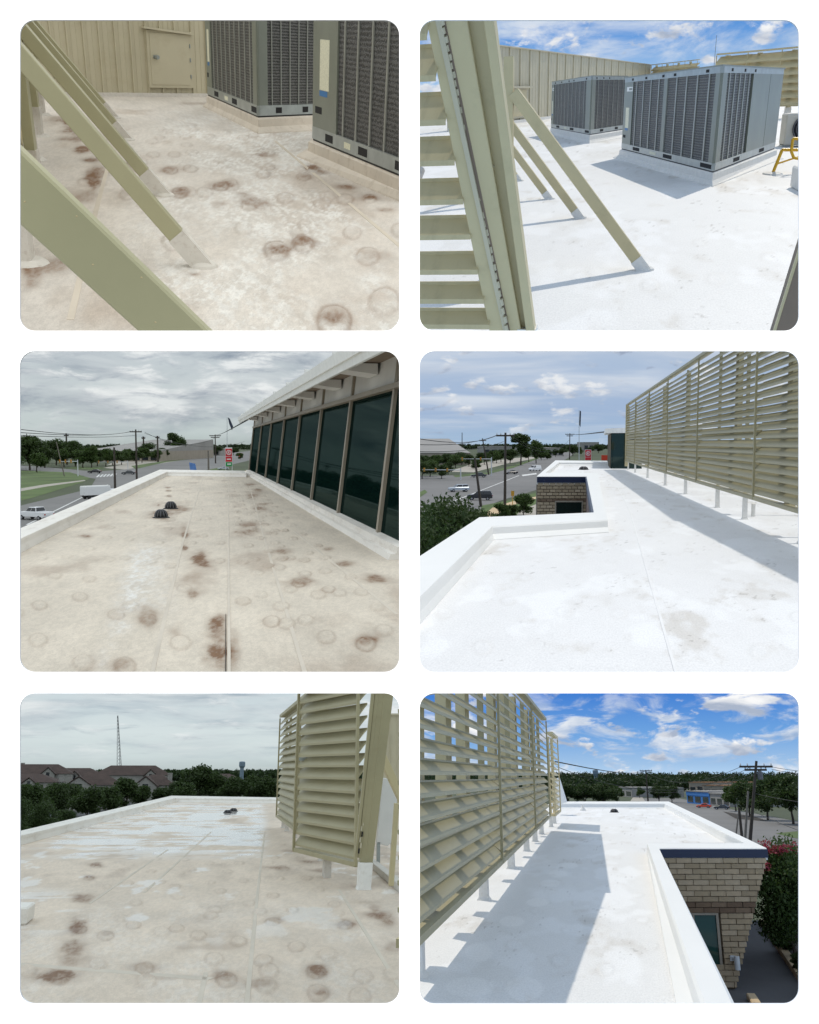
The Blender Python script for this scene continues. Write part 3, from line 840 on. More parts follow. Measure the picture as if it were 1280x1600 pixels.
def tree_meshes(kind, var):
    """unit tree, 1 m high: (trunk mesh, crown mesh)"""
    key = (kind, var)
    if key in TREEM: return TREEM[key]
    rng = np.random.default_rng(hash(kind) % 1 + var * 31 + len(kind) * 7)
    spec = {'oak': dict(tr=.2, n=6500, leaf=.03, rad=.55, sq=.78, m='leaf_d', lob=17), 'elm': dict(tr=.2, n=5600, leaf=.03, rad=.44, sq=.95, m='leaf_m', lob=15),
            'shrub': dict(tr=.08, n=5200, leaf=.034, rad=.5, sq=.8, m='leaf_m', lob=12), 'pine': dict(tr=.3, n=3000, leaf=.028, rad=.27, sq=1.1, m='leaf_d', lob=12),
            'bigshrub': dict(tr=.1, n=16000, leaf=.016, rad=.5, sq=.8, m='leaf_d', lob=26)}[kind]
    lobes = []; R = spec['rad']; zc = spec['tr'] + (1 - spec['tr']) * .5
    for i in range(spec['lob']):
        a = rng.random() * 2 * math.pi; rr = R * .68 * math.sqrt(rng.random()); z = zc + (rng.random() - .5) * (1 - spec['tr']) * .72
        w = 1 - abs(z - zc) / (1 - spec['tr']) * .9
        lobes.append((math.cos(a) * rr * w, math.sin(a) * rr * w, z, R * (.28 + .24 * rng.random())))
    V = leaf_cloud(rng, lobes, spec['n'], spec['leaf'], spec['sq'])
    V[:, 2] = np.maximum(V[:, 2], spec['tr'] * .55)
    crown = quads_mesh('crown', V, M[spec['m']])
    b = MB(); tr = spec['tr']; w = .022 if kind != 'pine' else .016
    p0 = Vector((0, 0, -.05)); p1 = Vector((.012, .006, tr * .6)); p2 = Vector((.0, .012, tr * 1.25))
    b.tube(p0, p1, w * 1.25, w, 7); b.tube(p1, p2, w, w * .75, 7)
    for i, (x, y, z, r) in enumerate(lobes[:7]):
        mid = p2.lerp(Vector((x, y, z)), .5) + Vector((0, 0, .02)); b.tube(p2 if i % 2 else p1.lerp(p2, .7), mid, w * .5, w * .3, 5); b.tube(mid, Vector((x, y, z)), w * .3, w * .1, 5)
    trunk = b.mesh('trunk', M['bark'])
    TREEM[key] = (trunk, crown); return TREEM[key]


def tree(p, base, H, kind, var, label, cat='tree', wid=1.0, rot=0.0, group=None, name=None, crownm=None):
    th = Thing(p, name or ('shrub' if 'shrub' in kind else 'tree'), label, cat, base, group)
    tr, cr = tree_meshes(kind, var)
    th.inst('trunk', tr, th.base, None, rot, (H * wid, H * wid, H)); o = th.inst('crown', cr, th.base, None, rot, (H * wid, H * wid, H))
    if crownm:
        o.material_slots[0].link = 'OBJECT'; o.material_slots[0].material = M[crownm]
    return th


def car(p, pos, heading, kind, paint, label, scale=1.0, lift=0):
    """heading: angle of the nose from place +x"""
    th = Thing(p, {'sedan': 'parked_car', 'suv': 'sport_utility_vehicle', 'van': 'delivery_van', 'pickup': 'pickup_truck'}[kind], label, {'sedan': 'car', 'suv': 'car', 'van': 'van', 'pickup': 'pickup truck'}[kind], pos)
    R = Matrix.Rotation(heading, 4, 'Z') @ Matrix.Scale(scale, 4)
    S = {'sedan': dict(L=4.6, w=.9, body=[(-2.3, .35), (2.25, .32), (2.3, .6), (2.1, .78), (.95, .92), (-1.6, .98), (-2.2, .92), (-2.3, .7)], cab=[(1.0, .9), (.25, 1.42), (-.9, 1.44), (-1.75, .96)]),
         'suv': dict(L=4.7, w=.94, body=[(-2.3, .4), (2.3, .38), (2.35, .75), (2.2, .98), (1.05, 1.1), (-2.2, 1.12), (-2.32, .9)], cab=[(1.1, 1.08), (.4, 1.7), (-1.9, 1.74), (-2.25, 1.1)]),
         'van': dict(L=5.6, w=1.0, body=[(-2.8, .4), (2.75, .38), (2.85, .8), (2.6, 1.15), (1.75, 1.35), (-2.75, 1.4), (-2.82, .8)], cab=[(1.8, 1.33), (1.0, 2.25), (-2.6, 2.3), (-2.78, 1.38)]),
         'pickup': dict(L=5.6, w=.98, body=[(-2.8, .5), (2.75, .46), (2.8, .85), (2.65, 1.12), (1.1, 1.2), (-2.78, 1.2), (-2.82, .8)], cab=[(1.15, 1.18), (.5, 1.84), (-.9, 1.86), (-1.15, 1.2)])}[kind]
    w = S['w']

    def put(mb, name, m, parent=None, smooth=False, bevel=0):
        mb.v = [R @ v + th.base for v in mb.v]; return th.part(name, mb, m, parent, smooth, bevel)
    b = MB(); nb = len(S['body'])
    ins = lambda z: w - .05 if z > .85 else w
    b.add([(x, -ins(z), z) for x, z in S['body']] + [(x, ins(z), z) for x, z in S['body']], [(i, (i + 1) % nb, nb + (i + 1) % nb, nb + i) for i in range(nb)] + [tuple(range(nb)), tuple(range(nb, 2 * nb))])
    put(b, 'body', paint, bevel=.05)
    cab = S['cab']; zt = max(z for _, z in cab); zb = min(z for _, z in cab)
    cw = lambda z: w - .08 - .2 * (z - zb) / (zt - zb)
    b = MB(); nc = len(cab)
    b.add([(x, -cw(z), z) for x, z in cab] + [(x, cw(z), z) for x, z in cab], [(i, (i + 1) % nc, nc + (i + 1) % nc, nc + i) for i in range(nc)] + [tuple(range(nc)), tuple(range(nc, 2 * nc))])
    put(b, 'cabin', paint, bevel=.03)

    def pane(pts):
        q = MB(); q.prism([Vector(v) for v in pts], (Vector(pts[1]) - Vector(pts[0])).cross(Vector(pts[2]) - Vector(pts[0])).normalized() * .03); return q
    lerp = lambda a, c, t: (a[0] + (c[0] - a[0]) * t, a[1] + (c[1] - a[1]) * t)
    (c0, c1, c2, c3) = cab
    for (u, v2) in ((c0, c1), (c3, c2)):
        a1, a2 = lerp(u, v2, .12), lerp(u, v2, .88)
        q = MB(); k = .02 if u is c0 else -.02
        q.hexa([(a1[0], -cw(a1[1]) + .08, a1[1]), (a1[0], cw(a1[1]) - .08, a1[1]), (a2[0], cw(a2[1]) - .08, a2[1]), (a2[0], -cw(a2[1]) + .08, a2[1])],
               [(a1[0] + k, -cw(a1[1]) + .08, a1[1] + .02), (a1[0] + k, cw(a1[1]) - .08, a1[1] + .02), (a2[0] + k, cw(a2[1]) - .08, a2[1] + .02), (a2[0] + k, -cw(a2[1]) + .08, a2[1] + .02)])
        put(q, 'windscreen' if u is c0 else 'rear_window', M['cglass'])
    for sgn in (-1, 1):
        lo, hi = zb + .1, zt - .1
        def xat(z, u, v2): t = (z - u[1]) / (v2[1] - u[1]); return u[0] + (v2[0] - u[0]) * t
        spans = [(.04, .48), (.52, .96)] if kind != 'van' else [(.04, .24)]
        for (f0, f1) in spans:
            xs = lambda z, f: xat(z, c0, c1) + (xat(z, c3, c2) - xat(z, c0, c1)) * f
            q = MB(); e = sgn * .015
            q.hexa([(xs(lo, f0), sgn * cw(lo) - e, lo), (xs(lo, f1), sgn * cw(lo) - e, lo), (xs(hi, f1), sgn * cw(hi) - e, hi), (xs(hi, f0), sgn * cw(hi) - e, hi)],
                   [(xs(lo, f0), sgn * cw(lo) + e, lo), (xs(lo, f1), sgn * cw(lo) + e, lo), (xs(hi, f1), sgn * cw(hi) + e, hi), (xs(hi, f0), sgn * cw(hi) + e, hi)])
            put(q, 'side_window', M['cglass'])
        q = MB(); xf = S['body'][2][0]; q.box((xf - .12, sgn * (w - .25) - .18, .62), (xf + .02, sgn * (w - .25) + .18, .78)); put(q, 'headlight', M['lamp_w'])
        q = MB(); xr = S['body'][0][0]; q.box((xr - .04, sgn * (w - .2) - .12, .78), (xr + .1, sgn * (w - .2) + .12, .95)); put(q, 'tail_light', M['lamp_r'])
        for xw in (S['L'] * .31, -S['L'] * .31):
            q = MB(); q.tube((xw, sgn * (w - .22), .34), (xw, sgn * (w + .015), .34), .34, .34, 14); o = put(q, 'wheel', M['tyre'])
            q = MB(); q.tube((xw, sgn * (w - .05), .34), (xw, sgn * (w + .03), .34), .2, .18, 10); put(q, 'rim', M['rim'], o)
    return th


def wire_pts(a, b, sag, n=10):
    a, b = Vector(a), Vector(b); return [a.lerp(b, i / n) - Vector((0, 0, sag * 4 * (i / n) * (1 - i / n))) for i in range(n + 1)]


def pole(p, base, H, label, r=.14, arms=((.95, 1.2),), m='pole', lean=0.0, wires=(), group=None, transformer=False, wr=.02, armdir=(1, 0, 0)):
    base = Vector(base); th = Thing(p, 'utility_pole', label, 'utility pole', base, group)
    top = base + Vector((lean, 0, H)); b = MB(); b.tube(base - Vector((0, 0, .3)), top, r, r * .7, 9); th.part('shaft', b, M[m], smooth=False)
    ad = Vector(armdir)
    for (f, wd) in arms:
        c = base.lerp(top, f); b = MB(); b.bar(c - ad * wd, c + ad * wd, r * .9, r * 1.1); q = th.part('crossarm', b, M[m])
        for s_ in (-.92, -.5, .5, .92):
            bb = MB(); bb.lathe(c + ad * wd * s_ + Vector((0, 0, r * .5)), [(r * .25, 0), (r * .4, r * .5), (r * .2, r * 1.3)], 6); th.part('insulator', bb, M['lampg'], q)
    if transformer:
        c = base.lerp(top, .82); b = MB(); b.lathe(c + Vector((r * 2.6, 0, -.5)), [(r * 1.3, 0), (r * 1.5, .1), (r * 1.5, .9), (r * .8, 1.05)], 10); th.part('transformer', b, M['steelt'])
    for (a, e, sag) in wires:
        b = MB(); b.path(wire_pts(a, e, sag), wr, 4); th.part('wire', b, M['wire'])
    return th


def sheet(p, name, pix, z, m, label=None, kind='structure'):
    b = MB(); b.poly([p.g(x, y, z) for x, y in pix]); return single(p, name, b, m, label, kind=kind)



def woodland(p, x0, x1, ys, z, Hm, n, size, label, seed=1, m='leaf_far'):
    """far-off wood that reads as one mass: leaf clumps heaped in a belt"""
    rng = np.random.default_rng(seed); V = []
    for yb, H, k in ys:
        base = [p.g(x0 + (x1 - x0) * i / 240, yb, z) for i in range(241)]
        lob = []
        for q in base:
            for r_ in range(2):
                h = H * (.45 + .6 * rng.random()); dx = (base[1] - base[0]).x
                lob.append((q.x + dx * (rng.random() - .5), q.y + H * 2 * rng.random(), z + h * .5, h * .5))
        V.append(leaf_cloud(rng, lob, k * 4, size * H, .9))
    V = np.concatenate(V); V[:, 2] = np.maximum(V[:, 2], z)
    me = quads_mesh('woodland', V, M[m]); single(p, 'woodland', me, None, label, kind='stuff')


def store(p, A, B_, depth, H, label, roofm='flatroof', wallm='facade', nwin=6, par=.4, name='store_building', cat='building', band=None, rise=0.0):
    """flat-roofed building; A-B is the front base edge seen from the camera side"""
    A, B_ = Vector(A), Vector(B_); d = (B_ - A); L = d.length; d.normalize(); n = Vector((d.y, -d.x, 0))
    if n.y > 0: n = -n
    bk = -n * depth; th = Thing(p, name, label, cat, A)
    b = MB(); b.hexa([A, B_, B_ + bk, A + bk], [q + Vector((0, 0, H)) for q in (A, B_, B_ + bk, A + bk)]); th.part('wall', b, M[wallm])
    up = Vector((0, 0, H + .02)); b = MB(); e = n * .3
    rv = Vector((0, 0, rise)); b.hexa([A + e + up, B_ + e + up, B_ + bk + up, A + bk + up], [A + e + up + Vector((0, 0, .3)), B_ + e + up + Vector((0, 0, .3)), B_ + bk + up + rv + Vector((0, 0, .3)), A + bk + up + rv + Vector((0, 0, .3))]); th.part('roof', b, M[roofm])
    for i in range(nwin):
        b = MB(); face_box(b, A, B_, (i + .15) / nwin, (i + .85) / nwin, H * .12, H * .62, .0, .06, n); th.part('window', b, M['winpane'])
    if band:
        b = MB(); face_box(b, A, B_, 0, 1, H * .7, H * .98, .0, .12, n); th.part('sign_band', b, M[band])
    return th


def hip_house(p, c, wx, wy, hw, hr, rot, label, gables=(), chim=(), wallm='stucco', group=None):
    """house with a brown shingled roof; gables: (offset along front, width, height, projection)"""
    c = Vector(c); th = Thing(p, 'house', label, 'house', c, group); R = Matrix.Rotation(rot, 3, 'Z')
    P = lambda x, y, z: c + R @ Vector((x, y, z))
    b = MB(); b.hexa([P(-wx, -wy, 0), P(wx, -wy, 0), P(wx, wy, 0), P(-wx, wy, 0)], [P(-wx, -wy, hw), P(wx, -wy, hw), P(wx, wy, hw), P(-wx, wy, hw)]); w = th.part('wall', b, M[wallm])
    e = .5; rl = max(wx - wy * .8, wx * .3); b = MB()
    b.add([P(-wx - e, -wy - e, hw), P(wx + e, -wy - e, hw), P(wx + e, wy + e, hw), P(-wx - e, wy + e, hw), P(-rl, 0, hr), P(rl, 0, hr)], [(0, 1, 5, 4), (2, 3, 4, 5), (1, 2, 5), (3, 0, 4), (3, 2, 1, 0)]); r = th.part('roof', b, M['shingle'])
    for (gx, gw, gh, pr) in gables:
        y0 = -wy - pr; b = MB(); b.prism([P(gx - gw, y0, 0), P(gx + gw, y0, 0), P(gx + gw, y0, hw - .2), P(gx, y0, gh), P(gx - gw, y0, hw - .2)], R @ Vector((0, pr + wy * .6, 0))); gb = th.part('gable', b, M['stucco'])
        for s_ in (-1, 1):
            b = MB(); q = [P(gx, y0 - .35, gh + .15), P(gx + s_ * (gw + .5), y0 - .35, hw - .45), P(gx + s_ * (gw + .5), wy * .2, hw - .45), P(gx, wy * .2, gh + .15)]
            b.hexa(q, [v + Vector((0, 0, .25)) for v in q]); th.part('gable_roof', b, M['shingle'], gb)
        b = MB(); b.hexa([P(gx - gw * .25, y0 - .06, hw * .75), P(gx + gw * .25, y0 - .06, hw * .75), P(gx + gw * .25, y0, hw * .75), P(gx - gw * .25, y0, hw * .75)],
                         [P(gx - gw * .25, y0 - .06, hw * 1.05), P(gx + gw * .25, y0 - .06, hw * 1.05), P(gx + gw * .25, y0, hw * 1.05), P(gx - gw * .25, y0, hw * 1.05)]); th.part('window', b, M['winpane'], gb)
    for (cx_, cy_, ch) in chim:
        b = MB(); b.hexa([P(cx_ - .6, cy_ - .5, hw), P(cx_ + .6, cy_ - .5, hw), P(cx_ + .6, cy_ + .5, hw), P(cx_ - .6, cy_ + .5, hw)], [P(cx_ - .6, cy_ - .5, ch), P(cx_ + .6, cy_ - .5, ch), P(cx_ + .6, cy_ + .5, ch), P(cx_ - .6, cy_ + .5, ch)])
        b.hexa([P(cx_ - .7, cy_ - .6, ch), P(cx_ + .7, cy_ - .6, ch), P(cx_ + .7, cy_ + .6, ch), P(cx_ - .7, cy_ + .6, ch)], [P(cx_ - .7, cy_ - .6, ch + .25), P(cx_ + .7, cy_ - .6, ch + .25), P(cx_ + .7, cy_ + .6, ch + .25), P(cx_ - .7, cy_ + .6, ch + .25)])
        th.part('chimney', b, M['stucco'], r)
    return th


def drain(p, px, py, r, label, m='black', ribs=12, flat=1.0):
    q = p.g(px, py); th = Thing(p, 'roof_drain', label, 'roof drain', q, None)
    b = MB(); b.lathe(q, [(r * 1.25, 0), (r * 1.25, .015), (r * 1.0, .03)], 20); th.part('clamp_ring', b, M[m])
    H = r * 1.05 * flat; prof = [(r * .92 * math.cos(t), .03 + H * math.sin(t)) for t in [i * math.pi / 2 / 6 * .97 for i in range(7)]]
    b = MB(); b.lathe(q, prof, 20); d = th.part('strainer_dome', b, M[m], smooth=True)
    for i in range(ribs):
        a = 2 * math.pi * i / ribs; bb = MB(); pts = [q + Vector((math.cos(a) * pr * 1.03, math.sin(a) * pr * 1.03, pz + .008)) for pr, pz in prof[:-1]]
        bb.path(pts, r * .06, 4); th.part('rib', bb, M['steelt'], d)
    return th


def price_sign(p, px, ptop, pbot, Y, wpx, label, full=True):
    c = p.at(px, pbot, Y); s_ = Y / F; w = wpx * s_ / 2; H = (pbot - ptop) * s_; ground = c.z
    th = Thing(p, 'price_sign', label, 'sign', c)
    fr = Vector((0, -1, 0))
    def slab(x0, x1, z0, z1, d0, d1, name, m, parent=None):
        b = MB(); b.box((c.x + x0, c.y - d1, c.z + z0), (c.x + x1, c.y - d0, c.z + z1)); return th.part(name, b, m, parent)
    slab(-w, w, H * .18 if full else 0, H, -.3, .0, 'cabinet', M['signw'])
    for s2 in (-1, 1): slab(s2 * w * .9 - w * .06, s2 * w * .9 + w * .06, -1.5, H * .3, -.25, -.05, 'post', M['signw'])
    z0, z1 = (H * .62, H * .95) if full else (H * .3, H * .97)
    face = slab(-w * .92, w * .92, z0, z1, .0, .05, 'red_face', M['red'])
    cc = Vector((c.x, c.y - .06, c.z + (z0 + z1) / 2)); rr = min(w * .72, (z1 - z0) * .42)
    b = MB(); n = 24
    for i in range(n):
        a0, a1 = 2 * math.pi * i / n, 2 * math.pi * (i + 1) / n
        v = lambda a, r, d: cc + Vector((math.cos(a) * r, -d, math.sin(a) * r))
        b.hexa([v(a0, rr, 0), v(a1, rr, 0), v(a1, rr * .78, 0), v(a0, rr * .78, 0)], [v(a0, rr, .06), v(a1, rr, .06), v(a1, rr * .78, .06), v(a0, rr * .78, .06)])
    th.part('ring', b, M['signw'], face)
    b = MB(); k = rr * .5; b.box((cc.x - k * .75, cc.y - .06, cc.z - k), (cc.x - k * .35, cc.y, cc.z + k))
    for s2 in (-1, 1): b.bar(cc + Vector((-k * .4, -.03, 0)), cc + Vector((k * .7, -.03, s2 * k * .9)), k * .4, .06, (0, 1, 0))
    th.part('letter_k', b, M['signw'], face)
    if full:
        slab(-w * .92, w * .92, H * .38, H * .6, .0, .05, 'red_price_panel', M['red']); slab(-w * .6, w * .6, H * .47, H * .51, .05, .08, 'price_digits', M['signw'])
        slab(-w * .92, w * .92, H * .19, H * .36, .0, .05, 'green_price_panel', M['green']); slab(-w * .5, w * .6, H * .25, H * .3, .05, .08, 'price_digits', M['signw'])
    else:
        slab(-w * .92, w * .92, 0.0, H * .27, .0, .05, 'red_price_panel', M['red'])
    return th


def flag(p, px, ptop, pbot, Y, label, cloth=((0, 0), (5, 3), (7, 22), (3, 16))):
    b0 = p.at(px, pbot, Y); b1 = p.at(px, ptop, Y); s_ = Y / F
    th = Thing(p, 'flagpole', label, 'flagpole', b0); b = MB(); b.tube(b0, b1, .12, .07, 7); th.part('shaft', b, M['lampg'])
    b = MB(); pts = [b1 + Vector((x * s_, 0, -y * s_)) for x, y in cloth]; b.prism(pts, (0, .25, 0)); th.part('flag', b, M['flagd'])
    return th


def signal(p, basepx, armend, Y, label, heads=3, yz=None):
    """traffic signal: pole with a mast arm carrying yellow signal heads"""
    b0 = p.g(*basepx, yz); e = p.at(*armend, b0.y); th = Thing(p, 'traffic_signal', label, 'traffic signal', b0)
    top = Vector((b0.x, b0.y, e.z)); b = MB(); b.tube(b0, top + Vector((0, 0, .6)), .2, .14, 8); th.part('mast', b, M['lampg'])
    b = MB(); b.tube(top, e, .13, .07, 7); arm = th.part('mast_arm', b, M['lampg'])
    for i in range(heads):
        c = top.lerp(e, .35 + .6 * i / max(1, heads - 1)); b = MB(); b.box((c.x - .22, c.y - .2, c.z - .55), (c.x + .22, c.y + .2, c.z + .55)); h = th.part('signal_head', b, M['sigyel'])
        for k, mm in enumerate(('lamp_r', 'sigyel', 'green')):
            bb = MB(); bb.tube((c.x, c.y - .26, c.z + .34 - .34 * k), (c.x, c.y - .19, c.z + .34 - .34 * k), .13, .13, 8); th.part('lens', bb, M[mm if k == 0 else 'hole'], h)
    return th


def seam(th, parent, pts, w, m, name='seam', z=.004):
    b = MB()
    for (a, c) in zip(pts[:-1], pts[1:]):
        q0, q1 = th.p.g(*a), th.p.g(*c); d = (q1 - q0).normalized(); n = Vector((-d.y, d.x, 0)) * w / 2
        if abs(d.x) > abs(d.y): n *= 2.6
        b.hexa([q0 - n, q0 + n, q1 + n, q1 - n], [q0 - n * .9 + Vector((0, 0, z)), q0 + n * .9 + Vector((0, 0, z)), q1 + n * .9 + Vector((0, 0, z)), q1 - n * .9 + Vector((0, 0, z))])
    return th.part(name, b, m, parent)


MEM = {k: stained('roof_membrane_' + k, **v) for k, v in dict(one=dict(), three=dict(fine=70), five=dict(gloss=.07, spec=.75, bump=.07), two=dict(fine=60, bump=.12, rough=.6), four=dict(fine=60, bump=.12, rough=.6), six=dict(fine=60, bump=.12, rough=.6)).items()}
M['seam_t'] = mat('membrane_seam', srgb(203, 192, 176), .8, var=.1, scale=3, stretch=(1, .3, 1))
M['seam_w'] = mat('white_membrane_seam', srgb(229, 228, 226), .7, var=.04, scale=3)

rr_ = random.Random(31)
def dimple_rows(p, xs_, y0, y1, step, lo=.1, hi=.5, drift=0.0):
    out = []
    for X_ in xs_:
        y = y0 + rr_.random() * step
        while y < y1:
            q_ = p.px((X_ + drift * y + rr_.uniform(-.06, .06), y, 0)); out.append((q_[0], q_[1], .9 + .2 * rr_.random(), rr_.uniform(lo, hi) ** 1.3)); y += step * rr_.uniform(.8, 1.25)
    return out

# ================================================================== TOP LEFT: weathered roof beside the air units
p = P1
bl = Thing(p, 'flat_roof_building', 'stained tan membrane roof with sloping braces in the top left view', 'building')
plates1 = [(240, 242, 1.0, .6), (272, 241, 1.0, .5), (300, 238, 1, .4), (267, 266, 1.0, .9), (298, 264, 1, .7), (282, 301, 1.1, 1), (345, 291, 1, .9), (360, 285, 1, .4), (432, 391, 1.15, 1.0), (473, 380, 1, .9),
           (522, 500, 1.15, 1.0), (412, 272, 1, .6), (420, 240, 1, .6), (475, 276, 1, .6), (503, 317, 1, .4), (540, 311, 1, .8), (250, 215, 1, .4), (290, 214, 1, .4), (328, 213, 1, .4), (380, 215, 1, .3), (575, 400, 1, .5), (320, 300, 1, .4),
           (262, 205, 1, .4), (300, 196, 1, .4), (345, 250, 1, .4), (480, 352, 1, .3), (390, 320, 1, .3), (600, 470, 1.1, .5)]
spots1 = [(108, 190, 24, 10, .9), (128, 233, 17, 8, 1.0), (140, 250, 14, 6, .9), (146, 283, 16, 16, 1.0), (150, 270, 22, 24, .6), (112, 205, 26, 8, .7), (118, 218, 22, 6, .7), (138, 310, 30, 14, .4), (48, 418, 18, 26, .7), (84, 416, 26, 14, .45), (282, 301, 18, 9, .7),
          (345, 291, 26, 9, .7), (392, 314, 30, 14, .6), (345, 318, 24, 10, .35), (432, 391, 24, 10, .8), (472, 378, 22, 10, .65), (488, 262, 20, 7, .95), (505, 269, 20, 5, .6), (543, 291, 20, 5, .8), (578, 310, 20, 6, .8), (603, 328, 20, 6, .6),
          (305, 428, 22, 7, .8), (520, 498, 28, 12, .7), (410, 242, 14, 4, .6), (476, 277, 14, 5, .5), (262, 266, 22, 7, .5), (590, 400, 22, 9, .3), (318, 162, 40, 3, .4), (208, 262, 30, 10, .35), (240, 300, 22, 9, .25)]
p_hor = 40; p_depth = lambda PY: 1400 * 1.8 / np.maximum(PY - 40, 8)
def _rows1():
    return [(q[0], q[1], q[2], q[3]) for q in dimple_rows(p, (-1.6, -1.0, -.4, .2, .8, 1.4, 1.9), 8, 20, 2.4, .05, .5) if q[1] < 510]
plates1 = plates1 + _rows1()
me = roof_mesh(p, [(146, -60, 420), (200, -90, 637), (531, -110, 637)], 260, 300,
               tan_paint(3, spots1, plates1, lambda X, Y: np.clip(.85 * sstep(190, 330, X + .25 * (Y - 200)) * sstep(150, 185, Y), 0, .8), tint=(211, 203, 193)), plates=plates1)
me.materials.append(MEM['one']); rm = bl.part('roof_membrane', me, None)
seam(bl, rm, [(110, 500), (150, 330), (185, 200)], .05, M['seam_t']); seam(bl, rm, [(430, 220), (637, 395)], .05, M['seam_t'])
# rear wall of standing-seam panels with an access door
wl = Thing(p, 'panel_wall', 'tan standing-seam metal wall behind the weathered roof', 'wall', p.g(230, 150))
A, B_ = p.g(-40, 149), p.g(420, 152)
n = Vector((-(B_ - A).y, (B_ - A).x, 0)).normalized(); n = n if n.y < 0 else -n
def frac(px, y=150): q = p.g(px, y); return (q - A).dot(B_ - A) / (B_ - A).length_squared
ribbed_wall(wl, A, B_, [frac(x) for x in (-40, -14, 12, 38, 64, 88, 112, 136, 159, 182, 205, 227, 248, 269, 293, 314, 335, 357, 379, 401, 420)], .0, 3.4, M['tan2'], n, .05)
b = MB(); face_box(b, A, B_, 0, 1, .0, .09, .0, .1, n); wl.part('base_flashing', b, M['bootd'])
Yd = p.g(258, 150).y
zz = lambda y: p.at(258, y, Yd).z
b = MB(); face_box(b, A, B_, frac(227.5), frac(292), zz(136), zz(48), .055, .085, n); dr = wl.part('door_frame', b, M['tan2'])
b = MB(); face_box(b, A, B_, frac(231.5), frac(288), zz(131), zz(52), .085, .1, n); dd = wl.part('door_slab', b, M['tan2'], dr)
b = MB(); a0 = A.lerp(B_, frac(222)); a1 = A.lerp(B_, frac(293)); b.bar(a0 + n * .11 + Vector((0, 0, zz(44.5))), a1 + n * .11 + Vector((0, 0, zz(50.5))), .16, .05); wl.part('drip_cap', b, M['tan2'], dr)
kq = A.lerp(B_, frac(237)) + Vector((0, 0, zz(89))); b = MB(); b.tube(kq + n * .1, kq + n * .15, .05, .05, 12); b.tube(kq + n * .15, kq + n * .22, .028, .028, 10); b.tube(kq + n * .2, kq + n * .27, .06, .05, 12); wl.part('door_knob', b, M['galv'], dr)
for zy in (70, 92, 118):
    q = A.lerp(B_, frac(289.3)) + n * .1; b = MB(); b.tube(q + Vector((0, 0, zz(zy) - .05)), q + Vector((0, 0, zz(zy) + .05)), .018, .018, 6); wl.part('hinge', b, M['galv'], dr)
# air units
ac_unit(p, p.g(326, 168), p.g(404, 207), p.g(502, 201), .3, 2.75, 'grey rooftop air conditioner near the tan wall in the top left view', M['curb_t'], 9, 6, (.12, .93), (.14, .96))
ac_unit(p, p.g(489, 247), p.g(634, 316), p.g(636, 262), .3, 2.75, 'grey rooftop air conditioner with stickers at the top left view edge', M['curb_t'], 5, 3, (.3, 1.0), (.1, .9), coilm='coil2', stretch=3.2)
# louvre screen with braces on the left
feet = [p.g(318, 416), p.g(257, 306), p.g(217, 256), p.g(200, 219), p.g(180, 185)]
off = Vector((-1.42, 0, 1.72))
th = Thing(p, 'louvre_screen', 'olive braced louvre screen along the left of the weathered roof', 'louvre screen', feet[1] + Vector((off.x, 0, 0)))
for i, f in enumerate(feet):
    brace(th, f, f + off, .135, .12, M['olive'], M['bootd'], .33)
pp = [Vector((f.x + off.x, f.y, 0)) for f in feet]
smesh = slat_mesh(M['tan'], .13, .1, .04)
for i, q in enumerate(pp):
    b = MB(); b.bar(q + Vector((0, 0, .42)), q + Vector((0, 0, 2.2)), .11, .16, (0, 1, 0)); o = th.part('post', b, M['olive'], bevel=.005)
    b = MB(); b.bar(q, q + Vector((0, 0, .45)), .14, .2, (0, 1, 0)); b.lathe(q, [(.2, 0), (.14, .04)], 10); th.part('boot', b, M['bootd'], o)
ex = pp[0] + (pp[0] - pp[1])
seq = pp
for a, c in zip(seq[:-1], seq[1:]):
    a2, c2 = a + Vector((-.16, 0, 0)), c + Vector((-.16, 0, 0)); dv = c2 - a2; ang = math.atan2(dv.y, dv.x)
    for k in range(11): th.inst('slat', smesh, c2 + Vector((0, 0, .42 + .165 * k)), None, ang + math.pi, (dv.length, 1, 1))
    for z in (.3, 2.25):
        b = MB(); b.bar(a2 + Vector((0, 0, z)), c2 + Vector((0, 0, z)), .14, .07); th.part('rail', b, M['olive'])
# wide brace right beside the viewer
Yb_ = 4.3; f0 = p.at(285, 528, Yb_); t0 = p.at(-60, 208, Yb_)
fb = Thing(p, 'wide_brace', 'broad olive brace crossing the lower left corner close by', 'brace', f0)
d = (t0 - f0).normalized()
b = MB(); b.prism([p.at(338, 530, Yb_), p.at(229, 530, Yb_), p.at(-60, 269, Yb_), p.at(-60, 146, Yb_)], (0, .1, 0)); fb.part('channel', b, mat('light_olive_paint', srgb(182, 180, 146), .42, var=.05, scale=1.5), bevel=.012)
for k in range(6):
    c = f0.lerp(t0, .12 + .15 * k) + Vector((0, -.05, 0)) + Vector((d.z, 0, -d.x)) * (.09 if k % 2 else -.02); bb = MB(); bb.lathe(c, [(.004, -.003), (.005, 0), (.003, .003)], 8); fb.part('rivet', bb, M['tan'])

